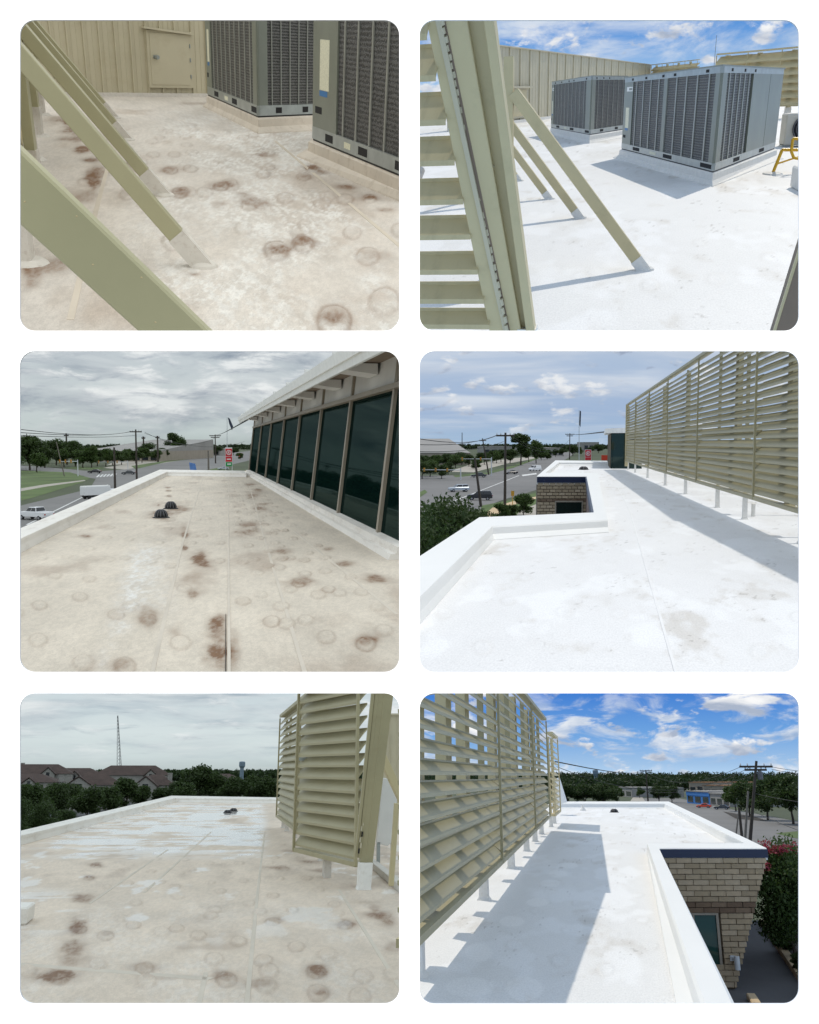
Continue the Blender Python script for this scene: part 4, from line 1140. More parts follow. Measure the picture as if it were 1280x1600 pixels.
# ================================================================== TOP RIGHT: newly coated roof with the air units
p = P2
bl = Thing(p, 'flat_roof_building', 'white coated roof with two air units in the top right view', 'building')
p_hor = 147; p_depth = lambda PY: 1400 * 1.8 / np.maximum(PY - 147, 8)
gh2 = dimple_rows(p, (-.2, .5, 1.2, 1.9, 2.6), 8, 16, 2.6, .1, .9)
me = roof_mesh(p, [(163, 643, 1390), (531, 643, 1390)], 220, 240, white_paint(11, ghosts=gh2), plates=gh2, relief=.15); me.materials.append(MEM['two']); rm = bl.part('roof_membrane', me, None)
wl = Thing(p, 'panel_wall', 'tan standing-seam metal wall behind the white roof', 'wall', p.g(880, 190))
A, B_ = p.g(700, 206), p.g(1014, 165.5); Lw = B_ - A
n = Vector((-Lw.y, Lw.x, 0)).normalized(); n = n if n.y < 0 else -n
zt = p.at(778, 72, p.g(778, 196).y).z
def fr2(px, A, B_):
    lo, hi = 0.0, 1.0
    for _ in range(40):
        m_ = (lo + hi) / 2
        if p.px(A.lerp(B_, m_))[0] < px: lo = m_
        else: hi = m_
    return lo
xs = [700, 716, 732, 748, 764, 780, 795, 811, 826, 841, 855, 868, 881, 893, 905, 917, 929, 941, 952, 963, 974, 985, 995, 1005, 1014]
ribbed_wall(wl, A, B_, [fr2(x, A, B_) for x in xs], .0, zt, M['tan2'], n, .09, ribw=.11)
b = MB(); face_box(b, A, B_, 0, 1, 0, .22, 0, .2, n); wl.part('base_flashing', b, M['boot'])
Yd = A.lerp(B_, fr2(805, A, B_)).y; zd = lambda y: p.at(805, y, Yd).z
b = MB(); face_box(b, A, B_, fr2(786, A, B_), fr2(822, A, B_), .35, zd(137), .1, .16, n); dr = wl.part('door_frame', b, M['tan2'])
b = MB(); face_box(b, A, B_, fr2(788, A, B_), fr2(819, A, B_), .5, zd(140), .16, .2, n); wl.part('door_slab', b, M['tan'], dr)
b = MB(); face_box(b, A, B_, fr2(784, A, B_), fr2(825, A, B_), zd(138), zd(135), .1, .5, n); wl.part('drip_cap', b, M['tan2'], dr)
# far louvre screens closing the roof on the right
sc_m = slat_mesh(M['tan'], .4, .34, .12, .03)
def far_screen(a, c, ztop, label, step=.42):
    q0, q1 = p.g(*a), p.g(*c); return screen(p, q0, q1, (0, -1, 0), .7, ztop, [0, .25, .5, .75, 1.0], step, label, smesh=sc_m, sdepth=.3, posts=[.05, .3, .55, .8], postoff=.3, postw=.2, bootz=.6)
zc = zt
far_screen((1016, 165.5), (1086, 164.7), zt, 'short tan louvre screen in the far corner of the white roof')
far_screen((1114, 185.5), (1330, 184), 3.85, 'tall tan louvre screen behind the right air unit')
# air units
ac_unit(p, p.g(861, 210), p.g(921, 224), p.g(976, 214), .35, p.at(921, 118, p.g(921, 224).y).z, 'smaller looking grey air conditioner next to the panel wall on white roof', M['boot'], 9, 6, (.08, .9), (.1, .94), stretch=2.0)
ac_unit(p, p.g(971, 247), p.g(1112, 290), p.g(1208, 248), .28, p.at(1122, 101, p.g(1112, 290).y).z, 'large grey air conditioner in the middle of the white roof', M['boot'], 9, 5, (.13, .96), (.07, .42), panel_r=[(.44, .74), (.745, 1.0)], mid=.53)
# mini-split condenser and the yellow gas pipe
q = p.g(1226, 230); s_ = q.y / F
th = Thing(p, 'condenser_unit', 'small cream condenser with round fan at the right edge', 'condenser', q)
a = q + Vector((-2 * s_, 0, 2 * s_)); b = MB(); b.box((a.x, a.y, a.z), (a.x + 60 * s_, a.y + .9, a.z + 40 * s_)); th.part('cabinet', b, M['condw'], bevel=.04)
c = Vector((a.x + 26 * s_, a.y - .02, a.z + 21 * s_)); b = MB(); b.tube(c, c + Vector((0, -.05, 0)), 17 * s_, 17 * s_, 24); fn = th.part('fan_guard', b, M['hole'])
for k in range(1, 5):
    bb = MB(); rr = 17 * s_ * k / 4.2
    bb.path([c + Vector((rr * math.cos(t * math.pi / 10), -.06, rr * math.sin(t * math.pi / 10))) for t in range(21)], .02, 4); th.part('guard_ring', bb, M['steelt'], fn)
for dx in (6, 50):
    b = MB(); b.box((a.x + dx * s_ - .15, a.y + .1, -.01), (a.x + dx * s_ + .15, a.y + .8, a.z)); th.part('foot', b, M['galv'])
q = p.g(1207, 272); s_ = q.y / F
th = Thing(p, 'gas_pipe_stand', 'yellow gas pipe on a bent pipe stand beside the condenser', 'pipe', q)
top = q + Vector((9 * s_, 0, 31 * s_)); far = top + Vector((70 * s_, .5, -4 * s_))
b = MB(); b.path([q, top], .035, 8); lg = th.part('leg', b, M['yellow'])
b = MB(); b.path([top, far], .035, 8); th.part('pipe', b, M['yellow'])
b = MB(); b.path([q + Vector((4 * s_, 0, 13 * s_)), top + Vector((36 * s_, .1, -6 * s_))], .02, 6); th.part('stay', b, M['yellow'])
u0 = top + Vector((11 * s_, -.1, 14 * s_))
b = MB(); b.path([u0 + Vector((40 * s_, 0, -1 * s_)), u0 + Vector((3 * s_, 0, 0)), u0, u0 + Vector((0, 0, -16 * s_)), u0 + Vector((4 * s_, 0, -24 * s_)), u0 + Vector((12 * s_, 0, -26 * s_)), u0 + Vector((40 * s_, 0, -26 * s_))], .032, 8); th.part('riser', b, M['yellow'])
b = MB(); b.lathe(q, [(.22, 0), (.2, .03), (.08, .05)], 12, 1, 2); th.part('foot', b, M['boot'])
# white hood at the right edge, its shadow falls into view
q = p.g(1302, 312); s_ = q.y / F
th = Thing(p, 'roof_hood', 'white square roof hood at the right edge of the white roof', 'roof hood', q)
b = MB(); b.box((q.x - 24 * s_, q.y, 0), (q.x + 90 * s_, q.y + 2.4, .4)); th.part('curb', b, M['boot'], bevel=.03)
b = MB(); b.box((q.x + 4 * s_, q.y + .2, .4), (q.x + 110 * s_, q.y + 2.6, 1.1)); th.part('hood', b, M['boot'], bevel=.05)
# dark leaning brace in the lower right corner
f0 = p.at(1218, 531, 6.2); t0 = p.at(1290, 300, 6.2)
th = Thing(p, 'leaning_brace', 'shaded brown brace leaning in the lower right corner', 'brace', f0)
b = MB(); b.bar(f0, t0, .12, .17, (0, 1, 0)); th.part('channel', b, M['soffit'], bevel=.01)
b = MB(); dvec = (t0 - f0); b.bar(f0 + Vector((-.06, -.065, .0)), t0 + Vector((-.06, -.065, .0)), .02, .03, (0, 1, 0)); th.part('lip', b, M['tan'])
# braces and the screen behind the hinge post
feet = [p.g(1007, 422), p.g(907, 341), p.g(859, 311), p.g(812, 283)]
off = Vector((-1.47, 0, 1.86))
th = Thing(p, 'braced_screen', 'tan screen posts with three white-footed braces on the white roof', 'louvre screen', feet[1])
for f in feet: brace(th, f, f + off, .12, .15, M['tan'], M['boot'], .16)
for f in feet[:3]:
    qq = Vector((f.x + off.x - .05, f.y, 0)); b = MB(); b.bar(qq, qq + Vector((0, 0, 2.2)), .1, .12, (0, 1, 0)); th.part('post', b, M['tan'])
# the open hinge post with its louvre door, close to the viewer
Yb, Yt = 5.75, 5.0
hp = Thing(p, 'hinged_louvre_door', 'tall tan hinge post with louvre blades close by at left', 'louvre door', p.at(800, 525, Yb))
def pstrip(xb0, xb1, xt0, xt1, front, back, name, m, parent=None, y0=529, y1=-40, bevel=0.0):
    """leaning, slightly tapering bar between two pixel spans; front/back are depths off the post plane"""
    def ring(xa, xc, y, Y):
        a0, a1 = p.at(xa, y, Y), p.at(xc, y, Y)
        return [a0 + Vector((0, front, 0)), a1 + Vector((0, front, 0)), a1 + Vector((0, back, 0)), a0 + Vector((0, back, 0))]
    b = MB(); b.loft([ring(xb0, xb1, y0, Yb), ring(xt0, xt1, y1, Yt)]); return hp.part(name, b, m, parent, bevel=bevel)
XB = lambda x: x      # spans measured at the lower frame edge / upper frame edge, extended
ext = lambda xb, xt: (xb + (xb - xt) * 12 / 485, xt - (xb - xt) * 72 / 485)
def span(b0, b1, t0, t1): (e0, f0_), (e1, f1_) = ext(b0, t0), ext(b1, t1); return e0, e1, f0_, f1_
st = pstrip(*span(766, 789, 668, 688), -.03, .05, 'stile', M['tan'], bevel=.004)
pstrip(*span(788, 794, 682, 691), -.045, .02, 'hinge_leaf', M['tan2'], bevel=.002)
po = pstrip(*span(796, 815, 695, 731), -.02, .1, 'post', M['tan'], bevel=.004)
pstrip(*span(815, 823, 731, 757), .035, .1, 'post_web', M['tan'])
pstrip(*span(823, 836, 757, 773), -.04, .1, 'post_flange', M['tan'], bevel=.004)
pstrip(*span(792, 798, 688.5, 697), -.022, -.0205, 'hinge_shade_strip', M['soffit'])  # dark brown strip stands in for the shade behind the hinge knuckles
e0, e1, f0_, f1_ = span(793, 797, 690, 695.5)
K = 42
for i in range(K):
    t0, t1 = (i + .1) / K, (i + .8) / K
    yy = lambda t: 529 + (-40 - 529) * t
    def hp_pt(t, f): 
        Y = Yb + (Yt - Yb) * t; return p.at((e0 * (1 - f) + e1 * f) * (1 - t) + (f0_ * (1 - f) + f1_ * f) * t, yy(t), Y) + Vector((0, -.06, 0))
    b = MB(); sh = -.25 if i % 2 else .25; b.tube(hp_pt(t0, .5 + sh * .6), hp_pt(t1, .5 + sh * .6), .012, .012, 8); hp.part('hinge_knuckle', b, M['tan2'])
for (x, y) in ((712, 80), (720, 128), (744, 132), (760, 228), (775, 310), (778, 335), (750, 285), (790, 438), (803, 460), (812, 395), (734, 184), (705, 70), (770, 260), (786, 400)):
    c = p.at(x, y, 5.3 - .05); Y = Yb + (Yt - Yb) * (529 - y) / 569; c = p.at(x, y, Y - .03); b = MB(); b.tube(c + Vector((0, .02, 0)), c + Vector((0, -.012, 0)), .011, .009, 7); hp.part('bolt', b, M['tan2'])
b0, b1 = p.at(812, 512, Yb), p.at(838, 527, Yb); b = MB(); b.box((b0.x - .01, Yb - .05, b1.z - .05), (b1.x, Yb + .12, b0.z)); hp.part('boot', b, M['boot'])
# louvre blades of the open door
bm_ = slat_mesh(M['tan'], .15, .12, .03, .012)
for (y, hgt) in ((30, 60), (96, 56), (168, 48), (234, 40), (297, 34), (353, 30), (408, 28), (454, 26), (494, 24)):
    t = (529 - y) / 569; Y = Yb + (Yt - Yb) * t - .02
    xr = 766 + (668 - 766) * (517 - y) / 485 + 4
    a, c = p.at(643, y + 4, Y), p.at(xr, y, Y); dv = c - a
    me2 = slat_mesh(M['tan'], hgt * Y / F * .95, hgt * Y / F * .62, .025, .012)
    o = hp.inst('blade', me2, a, None, math.atan2(dv.y, dv.x), (Vector((dv.x, dv.y, 0)).length, 1, 1))
# television mast far beyond
b = MB(); q = p.at(1117, 94, 160); b.tube(q - Vector((0, 0, 6)), p.at(1120, 55, 160), .06, .03, 5); single(p, 'antenna_mast', b, M['steelt'], 'thin antenna mast rising behind the air units', 'antenna', base=q)

# ================================================================== MIDDLE LEFT: weathered roof along the glass front, street beyond
p = P3; G = -9.0
bl = Thing(p, 'flat_roof_building', 'dusty tan membrane roof beside the dark glass front', 'building')
p_hor = 694; p_depth = lambda PY: 1400 * 1.8 / np.maximum(PY - 694, 8)
plates3 = [(x, y, 1.0, d) for x, y, d in ((467, 912, .9), (514, 921, .9), (572, 1006, 1.0), (510, 995, .5), (448, 974, .5), (440, 947, .5), (380, 939, .4), (380, 878, .4), (343, 876, .5), (318, 837, .4), (268, 884, .3), (232, 968, .5),
           (182, 960, .4), (62, 946, .4), (244, 870, .3), (325, 811, .3), (373, 814, .4), (407, 814, .4), (442, 873, .6), (476, 875, .6), (418, 833, .5), (430, 848, .4), (168, 840, .3), (196, 872, .3), (420, 884, .3), (395, 800, .3), (412, 806, .3),
           (430, 829, .3), (445, 829, .3), (372, 800, .3), (405, 790, .3), (395, 780, .3), (340, 790, .3), (300, 848, .2), (345, 848, .3), (130, 1035, .3), (195, 1040, .5), (600, 985, .3), (565, 925, .3), (268, 813, .4), (378, 783, .2), (60, 1000, .2), (105, 870, .2), (140, 905, .2))]
spots3 = [(289, 834, 9, 12, .95), (288, 856, 7, 6, .9), (312, 873, 19, 12, 1.1), (302, 905, 30, 22, .35), (340, 975, 20, 26, 1.0), (338, 1015, 24, 42, 1.0), (300, 930, 12, 10, .5), (386, 832, 26, 6, .6), (390, 820, 16, 5, .6), (464, 910, 26, 9, .6), (570, 1001, 22, 12, .8), (440, 862, 18, 6, .6), (232, 962, 20, 20, .45), (248, 789, 2, 2, .9),
          (405, 795, 12, 4, .7), (412, 788, 14, 3, .7), (396, 775, 14, 4, .6), (404, 766, 10, 3, .7), (390, 757, 8, 3, .6), (136, 838, 14, 5, .7), (80, 828, 14, 4, .5), (50, 843, 14, 5, .5), (540, 880, 20, 5, .6), (585, 905, 26, 7, .7), (515, 858, 14, 4, .5), (264, 775, 5, 2, .8), (263, 767, 5, 2, .7), (262, 762, 5, 1.5, .7),
          (255, 806, 26, 9, .6), (280, 795, 20, 7, .5), (190, 1040, 20, 14, .4), (275, 990, 16, 14, .4), (366, 1010, 12, 40, .3)]
plates3 = plates3 + dimple_rows(p, (.62, .92, 1.22, 1.52, 1.8), 9, 46, 1.9, .1, .75) + dimple_rows(p, (-.3, -.9, -1.5, -2.1, -2.6), 8, 40, 3.4, .05, .3)
def tone3(PX, PY): return 1.0 + .0 * PX
chalk3 = lambda X, Y: .75 * np.clip(np.exp(-((X - (215 + (Y - 900) * -.28)) / 22) ** 2) * sstep(830, 870, Y) + np.exp(-((X - 250) / 26) ** 2) * .3 * sstep(780, 810, Y), 0, 1)
me = roof_mesh(p, [(735.5, 254, 388), (740, 248, 400), (800, 128, 520), (860, 8, 637), (900, -72, 637), (918, -100, 637), (1063, -110, 637)], 300, 300, tan_paint(8, spots3, plates3, chalk3, tint=(216, 204, 186), bands=tone3), plates=plates3)
me.materials.append(MEM['three']); rm = bl.part('roof_membrane', me, None)
seam(bl, rm, [(358, 1063), (357, 745)], .03, M['seam_t'], z=.006); seam(bl, rm, [(480, 1063), (425, 880), (390, 760)], .04, M['seam_t']); seam(bl, rm, [(235, 1063), (285, 850), (318, 745)], .04, M['seam_t']); seam(bl, rm, [(620, 960), (460, 830)], .04, M['seam_t'])
b = MB(); q0, q1 = p.g(352.6, 1063), p.g(353, 960); b.bar(q0 + Vector((0, 0, .003)), q1 + Vector((0, 0, .003)), .006, .006); bl.part('open_seam_edge', b, M['soil'], rm)
zt = .22
op = [p.g(x, y, zt) for x, y in ((-118, 889), (32, 825), (250, 733.6), (382, 735.5))]
ip = [p.g(x, y, zt) for x, y in ((-118, 908), (32, 842), (261, 737.4), (385, 739))]
parapet(bl, op, ip, zt, M['parapet_t'], zout=-1.0)
# glass front, leaning back, under a deep eave
gl = Thing(p, 'glass_front_building', 'two storey glass front with bronze mullions and white eave', 'building', p.g(384, 741))
xb = lambda Y: 2.24 + (56.5 - Y) * .0152
lean = .125
wpt = lambda Y, z: Vector((xb(Y) + .10 + lean * z, Y, z))
zh, zs = 2.78, 3.42
Ym = [56.5, 49.5, 43, 36.6, 31, 25.6, 20.6, 15.9]
def clipY(z):      # last pane ends on the sight line of the picture edge
    Y = 12.0
    while p.px(wpt(Y, z))[0] > 634: Y += .05
    return Y
b = MB(); a0, a1 = p.g(384, 741.5), p.g(634, 910)
b.loft([[Vector((xb(Y) + dx, Y, z)) for dx, z in ((-.22, -.02), (-.17, .09), (-.08, .1), (-.06, .2), (.16, .22), (.16, -.02))] for Y in (56.5, 13.6)]); gl.part('curb_flashing', b, M['parapet_t'])
nn = Vector((-1, 0, lean)).normalized()
for i, Y in enumerate(Ym):
    b = MB(); b.bar(wpt(Y, .2) + nn * .03, wpt(Y, zh) + nn * .03, .16 if i else .3, .07, nn); gl.part('mullion', b, M['mull'])
    Y2 = Ym[i + 1] if i + 1 < len(Ym) else None
    e0 = [wpt(Y - .0, .2), wpt(Y - .0, zh)]; e1 = [wpt(Y2, .2), wpt(Y2, zh)] if Y2 else [wpt(clipY(.2), .2), wpt(clipY(zh), zh)]
    b = MB(); b.prism([e0[0], e1[0], e1[1], e0[1]], -nn * .05); gl.part('pane', b, M['glass'])
    u0 = [wpt(Y, zh + .1), wpt(Y, zs)]; u1 = [wpt(Y2, zh + .1), wpt(Y2, zs)] if Y2 else [wpt(clipY(zh), zh + .1), wpt(clipY(zs), zs)]
    b = MB(); b.prism([u0[0], u1[0], u1[1], u0[1]], -nn * .05); gl.part('band_panel', b, M['band'])
    b = MB(); b.bar(wpt(Y, zh + .05) + nn * .02, wpt(Y, zs) + nn * .02, .2, .06, nn); gl.part('band_joint', b, M['mull'])
b = MB(); b.bar(wpt(56.5, zh + .05) + nn * .04, wpt(clipY(zh) + .1, zh + .05) + nn * .04, .1, .13, nn); gl.part('header', b, M['mull'])
xe = lambda Y: 1.86 + (56.5 - Y) * .0136
ye1 = 11.8
fz0, fz1 = 3.14, 3.5
b = MB(); b.loft([[Vector((xe(Y) - .0, Y, fz0)), Vector((xe(Y) - .02, Y, fz0 + .13)), Vector((xe(Y) - .06, Y, fz0 + .14)), Vector((xe(Y) - .08, Y, fz1)), Vector((xe(Y) - .03, Y, fz1 + .03)), Vector((xe(Y) + .06, Y, fz1)), Vector((xe(Y) + .06, Y, fz0))] for Y in (58.2, ye1)]); gl.part('fascia', b, M['fascia'])
def soff(Y, z, x=None): return Vector((x if x is not None else xe(Y) + .06, Y, z))
Yc = 14.2
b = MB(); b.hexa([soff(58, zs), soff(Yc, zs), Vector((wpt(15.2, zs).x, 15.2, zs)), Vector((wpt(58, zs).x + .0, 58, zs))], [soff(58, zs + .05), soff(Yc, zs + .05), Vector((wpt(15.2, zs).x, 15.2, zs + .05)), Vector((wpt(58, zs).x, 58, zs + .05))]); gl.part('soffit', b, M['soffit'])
b = MB(); b.hexa([soff(58, fz1 + .0), soff(ye1, fz1), Vector((xe(ye1) + .1, ye1, fz1)), Vector((wpt(58, zs).x + 3, 58, fz1))], [soff(58, fz1 + .02), soff(ye1, fz1 + .02), Vector((xe(ye1) + .1, ye1, fz1 + .03)), Vector((wpt(58, zs).x + 3, 58, fz1 + 1.2))]); gl.part('roof', b, M['fascia'])
for i, Y in enumerate((54, 46.5, 39.5, 33.5, 28, 22.8, 18.2)):
    b = MB(); b.hexa([Vector((xe(Y) + .3, Y - .5, fz0 + .12)), Vector((wpt(Y, zs).x - .06, Y - .5, fz0 + .04)), Vector((wpt(Y, zs).x - .06, Y + .5, fz0 + .04)), Vector((xe(Y) + .3, Y + .5, fz0 + .12))],
                     [Vector((xe(Y) + .3, Y - .5, zs - .02)), Vector((wpt(Y, zs).x - .06, Y - .5, zs - .02)), Vector((wpt(Y, zs).x - .06, Y + .5, zs - .02)), Vector((xe(Y) + .3, Y + .5, zs - .02))]); gl.part('bracket', b, M['band'])
for k in range(9):   # snow-guard like clips on the fascia top
    Y = 54 - k * 4.6; b = MB(); b.box((xe(Y) - .07, Y - .12, fz1), (xe(Y) + .03, Y + .12, fz1 + .09)); gl.part('roof_clip', b, M['fascia'])
drain(p, 252, 809, .165, 'larger nearer black domed roof drain on the tan roof'); drain(p, 267, 795, .165, 'farther black domed roof drain just behind its twin')
# ---- ground and street
sheet(p, 'ground', [(-118, 698), (638, 698), (638, 905), (-118, 905)], G, M['earth'])
sheet(p, 'road', [(-118, 905), (-118, 826), (32, 790), (140, 764), (150, 748), (60, 738), (-118, 726), (-118, 719), (60, 729), (150, 737), (200, 733), (300, 716), (400, 703), (520, 701), (420, 712), (300, 741), (200, 800), (120, 905)], G + .02, M['road'])
sheet(p, 'road', [(160, 731), (330, 704), (352, 704), (215, 735)], G + .015, M['conc'])
sheet(p, 'lawn', [(-118, 785), (-118, 733), (32, 735), (110, 738), (142, 747), (128, 754), (70, 772), (32, 783)], G + .04, M['grass'])
sheet(p, 'path', [(-118, 772), (20, 765), (70, 757), (132, 750), (134, 751.3), (74, 760), (24, 769), (-118, 778)], G + .06, M['conc'])
sheet(p, 'lawn', [(205, 728), (300, 714), (316, 715), (260, 722), (212, 733)], G + .04, M['grass']); sheet(p, 'lawn', [(310, 737), (360, 727), (350, 739), (318, 741)], G + .045, M['grass'])
sheet(p, 'verge', [(100, 731.5), (150, 734), (166, 731), (120, 728.5)], G + .05, M['grass'])
for k in range(6):
    x = 150 + k * 5.2; sheet(p, 'crossing_stripe', [(x, 745.5 - k * .3), (x + 3, 745.5 - k * .3), (x + 7, 741.5 - k * .3), (x + 4.4, 741.5 - k * .3)], G + .05, M['line'])
sheet(p, 'lane_line', [(40, 820), (44, 820), (170, 757), (168, 757)], G + .05, M['line'])
# ---- traffic
car(p, p.g(148, 739.5, G), math.radians(172), 'sedan', M['cblack'], 'black car crossing the junction left of the charcoal sedan', 1.05)
car(p, p.g(201, 741.5, G), math.radians(176), 'sedan', M['cgrey'], 'charcoal sedan waiting by the crosswalk before the near pole', 1.05)
car(p, p.g(349, 734, G), math.radians(200), 'sedan', M['csilver'], 'small silver car parked beside the red price sign', 1.0)
car(p, p.g(56, 812, G), math.radians(140), 'pickup', M['cwhite'], 'white pickup half hidden behind the tan roof parapet', 1.0)
car(p, p.g(258, 719.5, G), math.radians(190), 'sedan', M['cblack'], 'tiny dark car on the far parking lot', 1.0)
q = p.g(150, 779, G); tk = Thing(p, 'box_truck', 'long white box truck driving behind the roof parapet', 'truck', q)
Rz = Matrix.Rotation(math.radians(38), 3, 'Z') * .8
def tb(x0, x1, y0, y1, z0, z1): 
    b = MB(); b.box((x0, y0, z0), (x1, y1, z1)); b.v = [Rz @ v + q for v in b.v]; return b
tk.part('cargo_box', tb(-3.6, 3.4, -1.2, 1.2, .9, 3.1), M['cwhite'], bevel=.06); tk.part('roof_cap', tb(-3.5, 3.3, -1.1, 1.1, 3.1, 3.22), M['white']); tk.part('cab', tb(3.5, 5.3, -1.05, 1.05, .5, 2.3), M['cwhite'], bevel=.15); tk.part('chassis', tb(-3.5, 5.1, -.5, .5, .45, .9), M['black'])
for xw in (-2.4, 4.3):
    for yw in (-1, 1):
        b = MB(); b.tube((xw, yw * .8, .45), (xw, yw * 1.15, .45), .45, .45, 12); b.v = [Rz @ v + q for v in b.v]; tk.part('wheel', b, M['tyre'])
# ---- trees left and along the street
def ptree(x, yb, ytop, kind, var, label, wid=1.0, g=None, crownm=None, z=None, rot=None):
    base = p.g(x, yb, G if z is None else z); H = p.at(x, ytop, base.y).z - base.z
    return tree(p, base, H, kind, var, label, 'shrub' if 'shrub' in kind else 'tree', wid, x * .7 if rot is None else rot, g, crownm=crownm)
woodland(p, -118, 638, [(699.5, 13, 5200), (703, 8, 3600)], G, 10, 0, .16, 'dark belt of distant trees along the middle left horizon', 5)
store(p, p.g(128, 721, G), p.g(247, 721, G), 160, 6.2, 'long low grey-roofed warehouse beyond the junction', nwin=9, rise=8)
store(p, p.g(240, 711, G), p.g(300, 711, G), 90, 8.0, 'pale flat-roofed store left of the tall dark tree', nwin=5, wallm='stucco')
store(p, p.g(303, 712, G), p.g(343, 712, G), 60, 6.5, 'white-fronted shop right of the tall dark tree', nwin=4, wallm='stucco')
sheet(p, 'car_park', [(166, 727), (190, 717), (300, 711), (320, 712), (230, 724)], G + .03, M['conc'])
for i, (x, yb, yt, k, v, w, l) in enumerate(((47, 735, 681, 'oak', 0, 1.25, 'spreading oak with forked trunk on the lawn at far left'), (4, 735, 686, 'oak', 1, 1.2, 'dark oak at the left edge behind the lawn oak'), (88, 727, 688, 'oak', 2, 1.3, 'round dark tree right of the lawn oak'),
        (118, 729, 689, 'oak', 1, 1.2, 'broad tree before the warehouse left end'), (143, 731, 697, 'elm', 0, 1.1, 'small street tree at the warehouse corner'), (166, 729, 701, 'elm', 1, 1.25, 'low street tree beside the signal arm'),
        (268, 718, 676, 'pine', 0, 1.2, 'tall thin-topped dark tree in the middle distance'), (279, 718, 683, 'elm', 2, 1.0, 'leafy tree leaning on the tall dark tree'), (232, 720, 693, 'oak', 2, 1.3, 'dark round tree behind the tall near pole'), (200, 722, 702, 'shrub', 0, 1.2, 'low tree on the car park edge'),
        (318, 713, 698, 'elm', 1, 1.3, 'small tree beside the white-fronted shop'), (338, 712, 696, 'oak', 0, 1.3, 'tree just left of the red price sign'), (365, 711, 699, 'oak', 1, 1.5, 'far tree to the right of the flagpole'), (64, 724, 690, 'elm', 2, 1.3, 'pale street tree behind the oaks'), (375, 718, 707, 'shrub', 1, 1.2, 'low dark hedge bush at the glass front corner'))):
    ptree(x, yb, yt, k, v, l, w)
for i, (x, yb, yt) in enumerate(((70, 731, 700), (100, 730, 702), (130, 731, 704), (152, 728, 703), (176, 727, 703), (190, 726, 705), (212, 724, 704), (222, 723, 700), (243, 721, 703), (256, 720, 700), (292, 716, 700), (305, 715, 702), (326, 713, 700), (346, 711, 701), (-20, 733, 690), (20, 733, 688), (30, 727, 694), (76, 724, 692), (104, 724, 694), (58, 738, 708), (12, 740, 706))):
    ptree(x, yb, yt, ('oak', 'elm')[i % 2], i % 3, 'low street tree in the belt before the grey warehouse', 1.45, 'street trees in the belt before the warehouse', ('leaf_d', None, 'leaf_m')[i % 3])
# ---- poles, wires, signs
pb = p.g(214, 752, G); tp = p.at(214.5, 671, pb.y)
L1 = lambda x, y, Y: p.at(x, y, Y)
pole(p, pb, tp.z - pb.z, 'tall dark utility pole with crossarm rising behind the parapet', .3, ((.955, 1.7),), wires=[(p.at(203, 674.5, pb.y), p.at(-100, 652, 85), 1.2), (p.at(208, 674, pb.y), p.at(-100, 664, 85), 1.0), (p.at(214, 680, pb.y), p.at(-100, 673, 95), .6), (p.at(226, 675, pb.y), p.at(337, 684, 330), 3), (p.at(226, 677, pb.y), p.at(382, 690, 380), 3)], wr=.045)
pb = p.g(180, 763, G); tp = p.at(178, 699, pb.y); pole(p, pb, tp.z - pb.z, 'short dark pole stub left of the tall utility pole', .3, ())
pb = p.g(337, 724, G); tp = p.at(337, 679, pb.y); pole(p, pb, tp.z - pb.z, 'distant utility pole left of the price sign', .4, ((.96, 3.2), (.9, 2.4)), wires=[(tp, p.at(392, 653, 57), .5)], wr=.06)
for x, yt, yb, l in ((105, 677, 726, 'thin pole above the trees near the warehouse'), (247, 681, 722, 'thin pole between the tall pole and the dark tree'), (225, 682, 720, 'slim pole directly behind the tall utility pole'), (326, 704, 735, 'grey lamp post at the verge corner')):
    pb = p.g(x, yb, G); tp = p.at(x, yt, pb.y); pole(p, pb, tp.z - pb.z, l, .22 * pb.y / 200, ((.93, 1.2),) if yt < 690 else (), m='pole' if yt < 690 else 'polelt', wr=.05)
pb = p.g(101, 744, G); tp = p.at(88, 690, pb.y); pole(p, pb, tp.z - pb.z, 'leaning grey wooden pole on the lawn', .2, (), m='polelt', lean=tp.x - pb.x)
signal(p, (122, 744), (92, 721), 0, 'traffic signal with yellow arm heads beside the lawn', 3, G)
signal(p, (200, 733), (152, 722), 0, 'traffic signal reaching left over the junction', 3, G)
price_sign(p, 358, 700, 735, 190, 10.5, 'tall white price sign with red face and circled letter')
flag(p, 355, 652, 728, 240, 'flagpole with dark drooping flag behind the price sign', ((1, 0), (4, 2), (9, 14), (7, 20), (3, 10)))
b = MB(); q = p.g(375, 716, G); b.box((q.x - 1.2, q.y - .6, G + 1.4), (q.x + 1.4, q.y + .6, G + 4)); b.box((q.x - .2, q.y - .2, G), (q.x + .2, q.y + .2, G + 1.4)); single(p, 'sign_board', b, M['orange'], 'orange-red sign box by the glass front corner', 'sign', base=q)
b = MB(); q = p.g(298, 740, G); s_ = q.y / F; b.hexa([q, q + Vector((10 * s_, 0, 0)), q + Vector((10 * s_, .5, 0)), q + Vector((0, .5, 0))], [q + Vector((-2 * s_, 0, 17 * s_)), q + Vector((7 * s_, 0, 15 * s_)), q + Vector((7 * s_, .5, 15 * s_)), q + Vector((-2 * s_, .5, 17 * s_))]); single(p, 'banner', b, M['tarpb'], 'blue and white tilted banner beyond the far parapet', 'banner', base=q)

